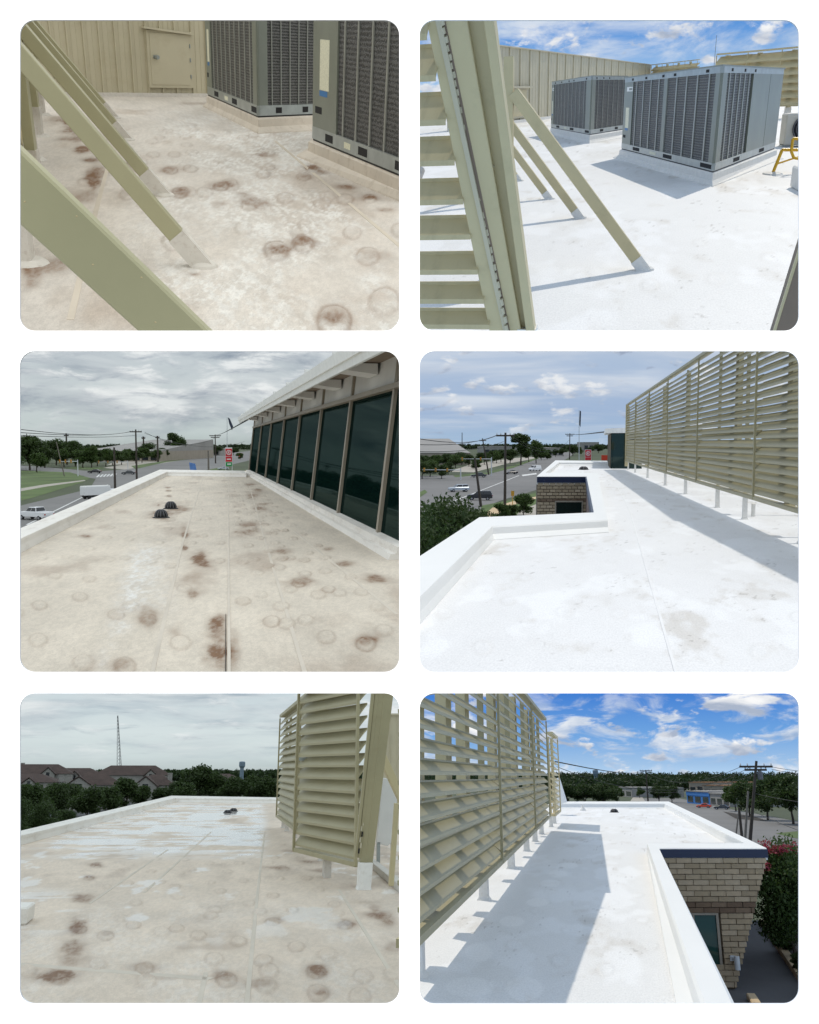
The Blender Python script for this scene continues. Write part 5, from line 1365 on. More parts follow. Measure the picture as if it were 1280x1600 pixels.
# ================================================================== MIDDLE RIGHT: white roof with a notch and the long louvre screen
p = P4; G = -9.0
bl = Thing(p, 'flat_roof_building', 'white L shaped coated roof with brick notch in the middle right view', 'building')
p_hor = 694; p_depth = lambda PY: 1400 * 1.8 / np.maximum(PY - 694, 8)
gh4 = dimple_rows(p, (-1.7, -1.1, -.5, .1, .7, 1.3, 1.9), 7.5, 18, 2.2, .1, .9)
me = roof_mesh(p, [(720.5, 872, 1010), (743.9, 842, 1300), (744.1, 921, 1300), (812, 944, 1390), (812.3, 772, 1390), (822, 766, 1390), (935, 645, 1390), (1063, 643, 1390)], 260, 260, white_paint(23, tint=(232, 231, 229), ghosts=gh4), plates=gh4, relief=.35); me.materials.append(MEM['four']); rm = bl.part('roof_membrane', me, None)
for pts in ([(1060, 1063), (985, 800), (950, 730)],): seam(bl, rm, pts, .03, M['seam_w'], z=.005)
zt = .25; ztp = zt
OP = [(643, 877), (749, 808), (928, 800.5), (916.5, 744), (839, 744), (868, 719.3), (985, 720.5)]
IP = [(643, 946), (770, 822), (950, 812), (934, 738.5), (853, 738.5), (874, 722.5), (985, 723)]
op = [p.g(x, y, zt) for x, y in OP]; ip = [p.g(x, y, zt) for x, y in IP]
parapet(bl, op, ip, zt, M['parapet_w'], zout=-.16, cant=.1)
# fascia coping (navy) and brick below, on the wall across the notch
def wall_mb(a, c, z0, z1, d0, d1, n): b = MB(); face_box(b, a, c, 0, 1, z0, z1, d0, d1, n); return b
z3 = lambda v: Vector((v.x, v.y, 0))
nA, nB = z3(op[4]), z3(op[3]); dW = (nB - nA).normalized(); nf = Vector((dW.y, -dW.x, 0)); LW = (nB - nA).length
b = wall_mb(nA, nB, -.06, .215, .0, .09, nf); bl.part('navy_coping', b, M['navy'])
wb = wall_mb(nA + Vector((.02, 0, 0)), nB, G, -.16, -.35, -.02, nf); w1 = bl.part('brick_wall', wb, M['mortar'])
rnd = random.Random(4)
bw, bh = (nB - nA).length / 8.0, .155
brick_me = {}
def wall_x(a, d, L, px_, z):
    lo, hi = -L, 2 * L
    for _ in range(40):
        m_ = (lo + hi) / 2
        if p.px(a + d * m_ + Vector((0, 0, z)))[0] < px_: lo = m_
        else: hi = m_
    return lo
def bricks(th, parent, a, c, nrm, z1, z0, bw, bh, gap, holes=(), dark=(), proud=.0, t=.03, mats=BRICK, matsd=BRICKD, endx=None):
    L = (c - a).length; d = (c - a).normalized(); ang = math.atan2(d.y, d.x); k = 0
    rows = int((z1 - z0) / bh)
    for r in range(rows):
        z = z1 - bh * (r + 1); x = -bw * (.5 if r % 2 else 0)
        if endx: L = endx(z)
        while x < L:
            xa, xc = max(x, 0) + gap / 2, min(x + bw, L) - gap / 2; x += bw
            spans = [(xa, xc)]
            for h0, h1, hz0, hz1 in holes:
                if hz0 < z + bh / 2 < hz1: spans = [q_ for u0, u1 in spans for q_ in ((u0, min(u1, h0)), (max(u0, h1), u1)) if q_[1] > q_[0]]
            for x0, x1 in spans:
                if x1 - x0 < bw * .1: continue
                isd = any(d0 <= z + bh / 2 <= d1 for d0, d1 in dark); mi = rnd.randrange(3 if isd else 5); key = (round(x1 - x0, 2), round(bh, 3), isd, mi, t)
                if key not in brick_me:
                    bb = MB(); bb.box((0, -t, 0), (round(x1 - x0, 2), 0.02, bh - gap)); brick_me[key] = bb.mesh('brick', (matsd if isd else mats)[mi], bevel=.004)
                q = a + d * x0 + Vector((0, 0, z + gap / 2)) + nrm * (proud + rnd.uniform(-.003, .004))
                o = th.inst('brick', brick_me[key], q, parent, ang); k += 1
    return k
wz1 = p.at(869, 785, nA.y).z; wx0 = wall_x(nA, dW, LW, 869, wz1); wx1 = wall_x(nA, dW, LW, 909, wz1)
bricks(bl, w1, nA + dW * .02, nB, nf, -.07, -2.6, bw, bh, .035, holes=[(wx0 - .05, wx1 + .05, -4, wz1)], dark=[(wz1 + .02, wz1 + .22)])
b = MB(); face_box(b, nA, nB, wx0 / LW, wx1 / LW, -3, wz1, -.1, .0, nf); wn_ = bl.part('window', b, M['glass'])
b = MB(); face_box(b, nA, nB, (wx0 - .06) / LW, (wx1 + .06) / LW, wz1, wz1 + .07, -.1, .05, nf); bl.part('lintel', b, M['mull'], wn_)
for xx in (wx0 - .06, wx1):
    b = MB(); face_box(b, nA, nB, xx / LW, (xx + .06) / LW, -3, wz1, -.08, .05, nf); bl.part('jamb', b, M['mull'], wn_)
# the side wall of the notch and outer walls
for (a, c) in ((op[3], op[2]),):
    a, c = z3(a), z3(c); dd = (c - a).normalized(); nn = Vector((dd.y, -dd.x, 0)); nn = nn if nn.x < 0 else -nn
    bl.part('side_wall', wall_mb(a, c, -3.4, -.162, -.3, -.02, nn), M['brickf']); bl.part('navy_coping', wall_mb(a, c, -.06, .21, .0, .05, nn), M['navy'])
b = MB(); o4, o5, o6 = z3(op[4]), z3(op[5]), z3(op[6]); b.hexa([o4 + Vector((.05, .4, G)), Vector((o6.x, o4.y + 6, G)), o6 + Vector((0, -.1, G)), o5 + Vector((.05, -.1, G))], [o4 + Vector((.05, .4, -.17)), Vector((o6.x, o4.y + 6, -.17)), o6 + Vector((0, -.1, -.17)), o5 + Vector((.05, -.1, -.17))]); bl.part('outer_wall', b, M['brickf'])
# long screen
Pn, Pf = Vector((3.36 + .0443 * 4.2, 12.0, 0)), Vector((1.2, 65, 0))
ys = lambda px_: None
def sfrac(px_):
    lo, hi = 0.0, 1.0
    for _ in range(40):
        m_ = (lo + hi) / 2
        if p.px(Pn.lerp(Pf, m_) + Vector((0, 0, 1.8)))[0] > px_: lo = m_
        else: hi = m_
    return lo
th = screen(p, Pn, Pf, (-1, 0, 0), .62, 4.5, [0, sfrac(1285), sfrac(1185), sfrac(1093), sfrac(1045), sfrac(1016), sfrac(994), 1.0], .172, 'long tan louvre screen running along the white roof at right', posts=[sfrac(x) for x in (1330, 1246, 1158, 1116, 1067, 1036, 1009, 990, 978)], rise=.118, lip=.03, postoff=.13, postw=.06, bootz=.56, clip=lambda z: (z - 1.8) * 1400 / (694 - 520), mt='tand')
for s_ in (sfrac(1285), sfrac(1220), sfrac(1140), sfrac(1065), sfrac(1030), sfrac(1005)):
    q = Pn.lerp(Pf, s_); b = MB(); b.bar(q + Vector((.2, 0, .6)), q + Vector((.2, 0, th.top_at(q) - .1)), .12, .5, (0, 1, 0)); th.part('back_post', b, M['tan'])
    f = q + Vector((1.9, 0, 0)); brace(th, f, q + Vector((.25, 0, 2.2)), .1, .12, M['tan'], M['boot'], .2)
b = MB(); q = Pf; b.bar(q + Vector((0, .1, .25)), q + Vector((0, .1, 4.55)), .2, .5, (0, 1, 0)); th.part('end_post', b, M['tan'])
q = p.g(1177, 807); b = MB(); b.lathe(q, [(.05, 0), (.05, .3), (.07, .32), (.03, .34)], 10); single(p, 'pipe_vent', b, M['boot'], 'stubby white vent pipe behind the long screen', 'vent pipe', base=q)
drain(p, 912, 734, .32, 'small dark roof drain near the far edge of the white roof', flat=.6, ribs=8)
# far glass-front wing
fw = Thing(p, 'glass_front_building', 'far glass-front wing with white eave beyond the long screen', 'building', p.g(960, 727))
Y0, Y1 = 82, 68; xw = lambda Y: p.at(951, 700, 82).x + (82 - Y) * .0152
for i in range(6):
    Ya, Yb_ = Y0 + (Y1 - Y0) * i / 6, Y0 + (Y1 - Y0) * (i + 1) / 6
    b = MB(); b.hexa([Vector((xw(Ya), Ya, 0)), Vector((xw(Yb_), Yb_, 0)), Vector((xw(Yb_) + .1, Yb_, 0)), Vector((xw(Ya) + .1, Ya, 0))], [Vector((xw(Ya), Ya, 2.62)), Vector((xw(Yb_), Yb_, 2.62)), Vector((xw(Yb_) + .1, Yb_, 2.62)), Vector((xw(Ya) + .1, Ya, 2.62))]); fw.part('pane', b, M['glass'])
    b = MB(); b.box((xw(Ya) - .08, Ya - .15, 0), (xw(Ya) + .05, Ya + .15, 2.62)); fw.part('mullion', b, M['mull'])
b = MB(); b.box((xw(Y1) + .12, Y1 + .05, 0), (xw(Y1) + 2.2, Y0, 2.6)); fw.part('wall', b, M['glass'])
b = MB(); b.hexa([Vector((xw(Y0) - .45, Y0 + 1, 2.62)), Vector((xw(Y1) - .45, Y1, 2.62)), Vector((xw(Y1) + 2.4, Y1, 2.62)), Vector((xw(Y0) + 3, Y0 + 1, 2.62))], [Vector((xw(Y0) - .45, Y0 + 1, 2.95)), Vector((xw(Y1) - .45, Y1, 2.95)), Vector((xw(Y1) + 2.4, Y1, 3.05)), Vector((xw(Y0) + 3, Y0 + 1, 3.05))]); fw.part('eave', b, M['fascia'])
# ---- ground and street
sheet(p, 'ground', [(643, 697), (1390, 697), (1390, 905), (643, 905)], G, M['earth'])
sheet(p, 'road', [(643, 905), (643, 770), (643, 744), (740, 742), (800, 729), (840, 716), (880, 707), (900, 706), (890, 714), (868, 728), (850, 742), (840, 765), (780, 783), (740, 800), (720, 905)], G + .02, M['road'])
sheet(p, 'car_park', [(700, 737), (735, 726), (800, 716), (845, 713), (838, 716), (790, 725), (740, 738)], G + .03, M['conc'])
sheet(p, 'verge', [(708, 743), (760, 738), (800, 728), (838, 715.5), (842, 716.5), (802, 731), (762, 741), (712, 745.5)], G + .05, M['grass']); sheet(p, 'verge', [(643, 775), (664, 765), (668, 769), (643, 786)], G + .05, M['grass'])
sheet(p, 'lawn', [(752, 800), (752, 790), (800, 781), (842, 768), (842, 802), (842, 830), (750, 830)], G + .05, M['grass'])
sheet(p, 'path', [(755, 806), (770, 793), (802, 783), (842, 775), (842, 778), (805, 788), (784, 800), (770, 812)], G + .07, M['curbtan'])
sheet(p, 'drive', [(790, 820), (815, 797), (842, 786), (842, 830)], G + .075, M['conc'])
sheet(p, 'lane_line', [(690, 790), (693, 790), (812, 743), (810, 743)], G + .05, M['line']); sheet(p, 'stop_line', [(815, 742), (838, 739), (839, 741), (817, 744)], G + .05, M['line'])
car(p, p.g(717, 768.5, G), math.radians(205), 'suv', M['csilver'], 'silver sport utility vehicle driving on the street at left', 1.0)
car(p, p.g(750, 781.5, G), math.radians(185), 'suv', M['cblack'], 'black square vehicle in front of the leaning pole', 1.05)
car(p, p.g(836, 736, G), math.radians(230), 'van', M['cwhite'], 'white van coming down the street near the roof corner', 1.0)
car(p, p.g(799, 741, G), math.radians(205), 'sedan', M['cblack'], 'black car ahead of the white van', 1.0)
car(p, p.g(748, 746, G), math.radians(190), 'sedan', M['cgrey'], 'dark grey car at the kerb under the signal arm', 1.1)
woodland(p, 643, 975, [(699.5, 13, 4200), (702, 9, 3000)], G, 10, 0, .16, 'dark belt of distant trees along the middle right horizon', 15)
store(p, p.g(645, 726, G), p.g(735, 726, G), 260, 6.0, 'long low grey-roofed warehouse at the left of the street', nwin=9, rise=9)
store(p, p.g(756, 710, G), p.g(800, 710, G), 90, 8.2, 'white flat-roofed store behind the tall pole', nwin=4, wallm='stucco')
store(p, p.g(822, 712, G), p.g(880, 712, G), 90, 7.0, 'wide store with a dark front beyond the junction', nwin=7, wallm='stucco')
store(p, p.g(912, 704, G), p.g(936, 704, G), 60, 14, 'small far white building above the circled letter sign', nwin=3, wallm='stucco', roofm='stucco')
for x, yb, yt, k, v, w, l in ((814, 727, 677, 'pine', 0, 1.5, 'tall dark tree with a thin top beyond the street'), (838, 724, 688, 'elm', 0, 1.0, 'leafy tree right of the tall dark tree'), (668, 729, 712, 'oak', 0, 1.6, 'dark tree before the warehouse at left'), (700, 730, 709, 'oak', 1, 1.5, 'round dark tree in front of the warehouse'),
        (722, 727, 707, 'oak', 2, 1.4, 'tree at the warehouse corner behind the signal'), (770, 723, 704, 'elm', 1, 1.4, 'tree left of the tall pole by the car park'), (783, 722, 703, 'oak', 1, 1.3, 'tree directly behind the tall pole'), (855, 718, 703, 'shrub', 0, 1.4, 'low dark bush on the far verge'), (895, 712, 696, 'oak', 2, 1.4, 'far tree left of the circled letter sign'), (660, 748, 722, 'oak', 1, 1.5, 'shaded tree mass at the left edge'), (690, 748, 726, 'oak', 0, 1.4, 'shaded tree beside the yellow signal heads'), (935, 708, 694, 'oak', 0, 1.5, 'far tree right of the flagpole'), (745, 733, 716, 'shrub', 2, 1.4, 'low tree beside the lamp pole')):
    ptree(x, yb, yt, k, v, l, w)
for i, (x, yb, yt) in enumerate(((655, 733, 712), (684, 732, 711), (712, 731, 711), (733, 729, 710), (757, 726, 707), (776, 724, 706), (797, 724, 702), (826, 722, 700), (846, 719, 703), (868, 714, 702), (880, 713, 700), (905, 712, 698), (922, 709, 699), (650, 744, 718), (672, 745, 720), (700, 742, 722))):
    ptree(x, yb, yt, ('oak', 'elm')[i % 2], i % 3, 'low street tree in the belt across the sunny street', 1.45, 'street trees in the belt across the sunny street', ('leaf_d', None, 'leaf_m')[i % 3])
ptree(818, 806, 769, 'shrub', 1, 'round green bush on the lawn beside the brick notch', 1.0); ptree(783, 814, 786, 'shrub', 2, 'low bush on the lawn left of the round bush', 1.3); ptree(800, 812, 789, 'shrub', 0, 'small bush between the lawn bushes', 1.2)
for i, (x, y, Yt, H, w, v, l) in enumerate(((700, 850, 27, 4.2, 1.05, 0, 'big leafy tree top below the white parapet'), (664, 838, 30, 4.4, 1.0, 1, 'big leafy tree top at the left picture edge'), (735, 832, 33, 3.8, .9, 2, 'big leafy tree top nearest the parapet corner'), (662, 880, 23, 3.6, .8, 3, 'leafy tree top low at the left edge'))):
    q = p.at(x, y, Yt); tree(p, Vector((q.x, q.y, -4.3)), p.at(x, 778 + i * 3, Yt).z + 4.3, 'bigshrub', v, l, 'tree', w * .95, i * 1.3, crownm='leaf_d', name='tree')
sheet(p, 'bank', [(643, 1052), (780, 1052), (780, 930), (643, 930)], -4.3, M['soil'])
pb = p.g(789, 792, G); tp = p.at(787, 676, pb.y)
pole(p, pb, tp.z - pb.z, 'tall utility pole with crossarm beside the white roof', .26, ((.96, 1.6),), m='pole', wires=[(p.at(776, 680, pb.y), p.at(640, 694, 75), .6), (p.at(778, 680, pb.y), p.at(640, 683, 75), .8), (p.at(787, 690, pb.y), p.at(640, 705, 80), .6), (p.at(797, 680, pb.y), p.at(890, 687, 320), 3), (p.at(797, 684, pb.y), p.at(888, 690, 320), 3)], wr=.035)
pb = p.g(752, 792, G); tp = p.at(742, 716, pb.y); pole(p, pb, tp.z - pb.z, 'leaning pole before the black vehicle', .26, (), lean=tp.x - pb.x)
pb = p.g(764, 742, G); tp = p.at(754, 685, pb.y); pole(p, pb, tp.z - pb.z, 'thin leaning pole left of the tall utility pole', .28, ((.94, 1.2),), lean=tp.x - pb.x)
pb = p.g(890, 718, G); tp = p.at(890, 677, pb.y); pole(p, pb, tp.z - pb.z, 'distant utility pole with double crossarm above the roof', .4, ((.96, 3.2), (.9, 2.2)), wires=[(tp, p.at(944, 675, 80), .5)], wr=.06)
pb = p.g(722, 722, G); tp = p.at(721, 676, pb.y); pole(p, pb, tp.z - pb.z, 'far thin pole standing over the warehouse roof', .3, ())
signal(p, (720, 750), (660, 734), 0, 'traffic signal with yellow heads at the left edge', 3, G); signal(p, (768, 744), (720, 717), 0, 'traffic signal arm over the street behind the leaning pole', 2, G)
price_sign(p, 919, 703, 719, 190, 9.5, 'short red sign with circled letter above the far roof edge', False)
flag(p, 905, 641, 719, 260, 'flagpole with thin drooping flag above the white roof', ((1, 0), (3, 2), (2.5, 26), (.5, 22)))
b = MB(); q = p.g(945, 722, G); b.box((q.x - 2.0, q.y, G + 1.0), (q.x + 2.4, q.y + 1, G + 4.2)); b.box((q.x - .2, q.y, G), (q.x + .2, q.y + .4, G + 1.0)); single(p, 'sign_board', b, M['orange'], 'red sign box right of the circled letter sign', 'sign', base=q)
q = p.g(801, 790, G); b = MB(); b.tube(q, q + Vector((0, 0, 2.6)), .06, .06, 6); b.box((q.x - .28, q.y - .03, G + 1.7), (q.x + .28, q.y + .03, G + 2.6)); single(p, 'street_sign', b, M['sigyel'], 'yellow sign post on the verge by the tall pole', 'sign', base=q)

# ================================================================== BOTTOM LEFT: damp weathered roof, houses among trees
p = P5; G = -9.0
bl = Thing(p, 'flat_roof_building', 'damp tan membrane roof with white seams in the bottom left view', 'building')
p_hor = 1203; p_depth = lambda PY: 1400 * 1.8 / np.maximum(PY - 1203, 8)
plates5 = [(x, y, 1.0, d) for x, y, d in ((93, 1527, .3), (124, 1452, .9), (151, 1353, .6), (139, 1372, .6), (354, 1530, .8), (276, 1450, .4), (209, 1445, .4), (226, 1513, .4), (165, 1462, .4), (373, 1471, .6), (412, 1501, .4), (494, 1518, .8), (417, 1539, .4), (497, 1551, .5), (567, 1525, .3), (540, 1445, .7),
           (600, 1430, .6), (562, 1556, .3), (310, 1461, .3), (426, 1440, .5), (463, 1479, .4), (344, 1392, .3), (274, 1385, .4), (390, 1411, .3), (427, 1399, .5), (523, 1413, .3), (213, 1411, .3), (250, 1378, .2), (480, 1372, .4), (445, 1358, .4), (430, 1340, .4), (356, 1362, .3), (300, 1358, .3), (200, 1380, .2), (330, 1430, .2), (470, 1340, .4))]
spots5 = [(93, 1525, 42, 17, 1.1), (112, 1486, 26, 26, .6), (122, 1452, 16, 14, 1.0), (104, 1500, 30, 20, .4), (130, 1405, 20, 8, .7), (151, 1352, 13, 5, .8), (139, 1371, 16, 6, .7), (352, 1526, 24, 12, .7), (494, 1516, 18, 12, .9), (540, 1444, 22, 8, .8), (592, 1430, 30, 9, .8), (608, 1440, 20, 8, .6), (505, 1552, 24, 10, .6), (402, 1536, 26, 8, .5), (225, 1512, 26, 10, .4),
          (430, 1356, 22, 4, .6), (480, 1346, 26, 4, .6), (560, 1385, 30, 6, .5), (455, 1330, 24, 3, .6), (500, 1360, 20, 4, .5), (430, 1438, 22, 7, .4), (166, 1460, 14, 6, .4), (585, 1420, 16, 12, .5), (620, 1480, 20, 10, .4), (560, 1345, 16, 3, .6), (330, 1480, 60, 6, .25), (280, 1527, 60, 6, .3)]
plates5 = plates5 + dimple_rows(p, (-1.5, -.95, -.4, .15, .7, 1.25, 1.8), 7, 26, 3.0, .05, .45)
def wet_sheen5(PX, PY, u, v):
    r = sstep(1250, 1262, PY) * (1 - sstep(1315, 1350, PY)) * sstep(20, 120, PX) * (1 - sstep(400, 425, PX))
    f = fbm(u * .9 + 2, v * 5.5, 71, 4, .5); return np.clip(r * sstep(.40, .54, f) + .55 * sstep(1300, 1330, PY) * (1 - sstep(1420, 1500, PY)) * sstep(.62, .72, fbm(u * 2.5, v * 3, 77)) + .6 * sstep(1380, 1405, PY) * (1 - sstep(1440, 1470, PY)) * (1 - sstep(70, 150, PX)) * sstep(.45, .58, f), 0, 1)
me = roof_mesh(p, [(1246, 268, 640 - 4), (1250, 250, 636), (1309, 30, 636), (1345, -110, 636), (1680, -118, 636)], 320, 300, tan_paint(15, spots5, plates5, lambda X, Y: .25 * sstep(1380, 1450, Y), wet_sheen5, tint=(218, 201, 181)), plates=plates5)
me.materials.append(MEM['five']); rm = bl.part('roof_membrane', me, None)
for pts in ([(414, 1300), (402, 1400), (383, 1600)], [(290, 1660), (322, 1520)], [(140, 1412), (262, 1328)], [(530, 1390), (636, 1560)], [(-60, 1500), (330, 1530)], [(225, 1395), (330, 1300)]): seam(bl, rm, pts, .045, M['seam_t'])
zt = .22
op = [p.g(x, y, zt) for x, y in ((-118, 1333), (32, 1298), (268, 1243.2), (440, 1246), (637, 1248))]; ip = [p.g(x, y, zt) for x, y in ((-118, 1347), (32, 1306), (274, 1247), (440, 1249), (637, 1251))]
parapet(bl, op, ip, zt, M['parapet_t'], zout=-1.2)
q = p.g(33, 1446); b = MB(); b.box((q.x - 3, q.y, 0), (q.x + .06, q.y + .5, .2)); bl.part('curb_end', b, M['parapet_t'], bevel=.02)
drain(p, 356, 1270, .16, 'nearer of two low black roof drains on the damp roof', flat=.5, ribs=8); drain(p, 365, 1267.5, .16, 'farther of two low black roof drains on the damp roof', flat=.6, ribs=8)
# louvre screens
th = screen(p, (2.22, 18.7), (2.28, 31), (-1, 0, 0), .36, 3.5, [0, .37, 1.0], .2, 'far part of the tan louvre screen on the damp roof', posts=[.08, .38, .62, .85, .98], boot='bootd', postoff=.14, postw=.06, rise=.16, lip=.035, mt='tand')
dA, dB = Vector((1.71, 18.0, 0)), Vector((2.42, 15.0, 0))
dth = screen(p, dA, dB, (-1, -1, 0),   .36, 3.28, [0, 1.0], .2, 'open louvre door panel swung out on the damp roof', 'louvre door', posts=[], rise=.165, lip=.035, sdepth=.15, mt='tand')
c = dA + Vector((-.05, -.12, 2.0)); b = MB(); b.box((c.x, c.y - .06, c.z - .03), (c.x + .28, c.y, c.z + .03)); dth.part('latch_bolt', b, M['galv'])
c = dA.lerp(dB, .55); b = MB(); b.box((c.x - .06, c.y + .2, 0), (c.x + .06, c.y + .5, .36)); dth.part('boot', b, M['bootd'])
hp = Thing(p, 'hinge_post', 'wide olive hinge post with white foot at the open louvre door', 'post', p.g(572, 1390))
def strip5(xb0, xb1, xt0, xt1, f, k, name, m, y0=1350, y1=1073, Yb=13.6, Yt=13.2, bevel=.006, parent=None):
    r = lambda xa, xc, y, Y: [p.at(xa, y, Y) + Vector((0, f, 0)), p.at(xc, y, Y) + Vector((0, f, 0)), p.at(xc, y, Y) + Vector((0, k, 0)), p.at(xa, y, Y) + Vector((0, k, 0))]
    b = MB(); b.loft([r(xb0, xb1, y0, Yb), r(xt0, xt1, y1, Yt)]); return hp.part(name, b, m, parent, bevel=bevel)
strip5(554, 558, 581, 586, -.05, .02, 'stile', M['tand'], 1338); strip5(558.5, 564, 586.5, 593, -.03, .04, 'hinge_leaf', M['tand'], 1340)
po = strip5(562.5, 582, 592, 616, -.02, .16, 'shaft', M['tand']); strip5(570, 573, 600, 604, -.024, .0, 'ridge', M['tand'])
for i in range(30):
    t = (i + .5) / 30; x0 = 561 + (590 - 561) * t; y0 = 1338 + (1075 - 1338) * t; x1 = 561 + (590 - 561) * (t + .03); y1 = 1338 + (1075 - 1338) * (t + .03)
    b = MB(); sx = 1.2 if i % 2 else -1.0; b.tube(p.at(x0 + sx, y0, 13.5), p.at(x1 + sx, y1, 13.5), .012, .012, 6); hp.part('hinge_knuckle', b, M['hole'] if i % 3 == 0 else M['tan2'])
b = MB(); r = lambda xa, xc, y: [p.at(xa, y, 13.45), p.at(xc, y, 13.45), p.at(xc, y, 13.45) + Vector((0, .22, 0)), p.at(xa, y, 13.45) + Vector((0, .22, 0))]
b.loft([r(559, 581, 1391), r(561, 580, 1386), r(563, 583, 1349)]); hp.part('boot', b, M['boot'])
# enclosure seen past the post
wl = Thing(p, 'panel_wall', 'tan panel wall behind the hinge post at the right edge', 'wall', p.g(625, 1265))
A, B_ = p.g(596, 1262), p.g(636, 1262); n = Vector((0, -1, 0)); ribbed_wall(wl, A, B_, [0, .3, .6, 1.0], 0, p.at(620, 1118, A.y).z, M['tan2'], n, .05)
pan = Thing(p, 'white_panel', 'white sheet metal panel behind the hinge post', 'panel', p.g(600, 1325))
Yp = 18; b = MB(); b.prism([p.at(588, 1318, Yp), p.at(606, 1322, Yp), p.at(617, 1312, Yp), p.at(622, 1220, Yp), p.at(598, 1215, Yp)], (0, .08, 0)); pan.part('sheet', b, M['band'], bevel=.01)
for x in (592, 614): b = MB(); a = p.at(x, 1316, Yp); b.box((a.x - .03, Yp, 0), (a.x + .03, Yp + .08, a.z)); pan.part('leg', b, M['galv'])
br = Thing(p, 'brace_frame', 'tan brace and base beam right of the hinge post', 'brace', p.g(612, 1392))
b = MB(); b.bar(p.at(596, 1180, 14.5), p.at(634, 1262, 14.5), .12, .16, (0, 1, 0)); br.part('brace', b, M['tan'], bevel=.005)
b = MB(); b.bar(p.at(611, 1384, 14.0), p.at(620, 1255, 14.0), .07, .09, (0, 1, 0)); br.part('post', b, M['tan'], bevel=.005)
b = MB(); q0, q1 = p.g(580, 1352), p.g(634, 1398); b.bar(q0 + Vector((0, 0, .06)), q1 + Vector((0, 0, .06)), .14, .12); br.part('base_beam', b, M['bootd'], bevel=.01)
# ---- beyond the roof
sheet(p, 'ground', [(-118, 1207), (638, 1207), (638, 1440), (-118, 1440)], G, M['earth'])
sheet(p, 'car_park', [(-118, 1290), (60, 1268), (140, 1252), (260, 1250), (200, 1275), (60, 1310), (-118, 1340)], G + .03, M['asph'])
woodland(p, -118, 638, [(1208.5, 15, 5600), (1213, 12, 4600), (1221, 11, 4600)], G, 10, 0, .15, 'dark distant woodland along the bottom left horizon', 25)
def hh(x, Y, halfpx, ridge, eave, rot, label, gables=(), chim=(), dep=6.5):
    s_ = Y / F; c = p.at(x, 1203, Y); zr = p.at(x, ridge, Y).z - G; ze = p.at(x, eave, Y).z - G; c.z = G
    k = [(gx * s_, gw * s_, p.at(x, gy, Y).z - G, pr) for gx, gw, gy, pr in gables]; ch = [(cx_ * s_, cy_, p.at(x, cyy, Y).z - G) for cx_, cy_, cyy in chim]
    return hip_house(p, c, halfpx * s_, dep, ze, zr, rot, label, k, ch)
hh(50, 340, 56, 1194, 1209, .06, 'wide brown-roofed apartment house at the far left', [(25, 9, 1200, 2)], [(-14, 2, 1193), (40, -2, 1207)])
hh(40, 290, 48, 1209, 1222, -.04, 'lower brown-roofed house in front at far left', [(14, 8, 1216, 1)], [(52, -3, 1212)])
hh(152, 280, 36, 1208, 1226, .1, 'brown-roofed house with white gable in the middle of the row', [(-22, 17, 1214, 4)], [(-36, 0, 1212)])
hh(208, 345, 52, 1196, 1211, .03, 'big brown-roofed apartment house behind the row', [(26, 8, 1203, 2)], [(-22, 0, 1200), (-4, 0, 1199)])
hh(246, 285, 26, 1210, 1226, -.05, 'brown-roofed house with white gable beside the round tree', [(-10, 15, 1214, 3)], [(20, -3, 1209)])
hh(112, 350, 46, 1200, 1213, -.03, 'long brown-roofed apartment house behind the left gap', [(10, 8, 1206, 2)], [(-20, 0, 1202)])
hh(-40, 330, 40, 1198, 1211, .02, 'brown-roofed house beyond the left picture edge')
hh(352, 360, 22, 1209, 1218, .1, 'small brown roof among trees below the water tower')
def t5(x, yb, yt, k, v, l, w=1.0, g=None, cm='leaf_d'): ptree(x, yb, yt, k, v, l, w, g, cm)
for x, yb, yt, k, v, w, l in ((305, 1262, 1196, 'oak', 0, 1.15, 'tall round dark tree in the middle of the horizon'), (276, 1270, 1222, 'oak', 1, 1.2, 'dark tree left of the tall round tree'), (338, 1262, 1210, 'oak', 2, 1.1, 'dark tree right of the tall round tree'), (368, 1268, 1214, 'oak', 1, 1.1, 'dark tree beneath the water tower'), (398, 1266, 1212, 'oak', 0, 1.1, 'dark tree left of the louvre screen'), (420, 1268, 1214, 'elm', 2, 1.3, 'dark tree touching the louvre screen edge'),
        (194, 1276, 1216, 'elm', 0, 1.2, 'tall dark tree between the gabled houses'), (225, 1272, 1228, 'elm', 1, 1.3, 'low tree before the right gabled house'), (112, 1276, 1226, 'oak', 2, 1.3, 'dark tree before the middle gabled house'), (82, 1282, 1224, 'oak', 0, 1.1, 'broad dark tree before the left houses'), (135, 1290, 1230, 'elm', 2, 1.3, 'street tree at the car park left of the lamp post'), (165, 1284, 1229, 'elm', 1, 1.2, 'street tree right of the lamp post'), (40, 1290, 1225, 'oak', 1, 1.1, 'dark tree at the left behind the bush'), (250, 1268, 1232, 'shrub', 0, 1.5, 'low bush row before the right house'), (385, 1262, 1224, 'shrub', 1, 1.6, 'low dark bushes under the water tower tree')):
    t5(x, yb, yt, k, v, l, w)
t5(62, 1318, 1252, 'bigshrub', 0, 'big rounded bush just beyond the left parapet', 1.15); t5(10, 1330, 1246, 'bigshrub', 1, 'big rounded bush at the left picture edge', 1.1); t5(100, 1300, 1262, 'bigshrub', 2, 'small bush right of the big rounded bush', 1.3)
pb = p.g(166, 1284, G); tp = p.at(166, 1232, pb.y); pole(p, pb, tp.z - pb.z, 'thin grey lamp post on the car park', .1, (), m='polelt')
pb = p.g(331, 1252, G); tp = p.at(331, 1213, pb.y); pole(p, pb, tp.z - pb.z, 'thin pole before the dark tree in the middle', .14, (), m='polelt')
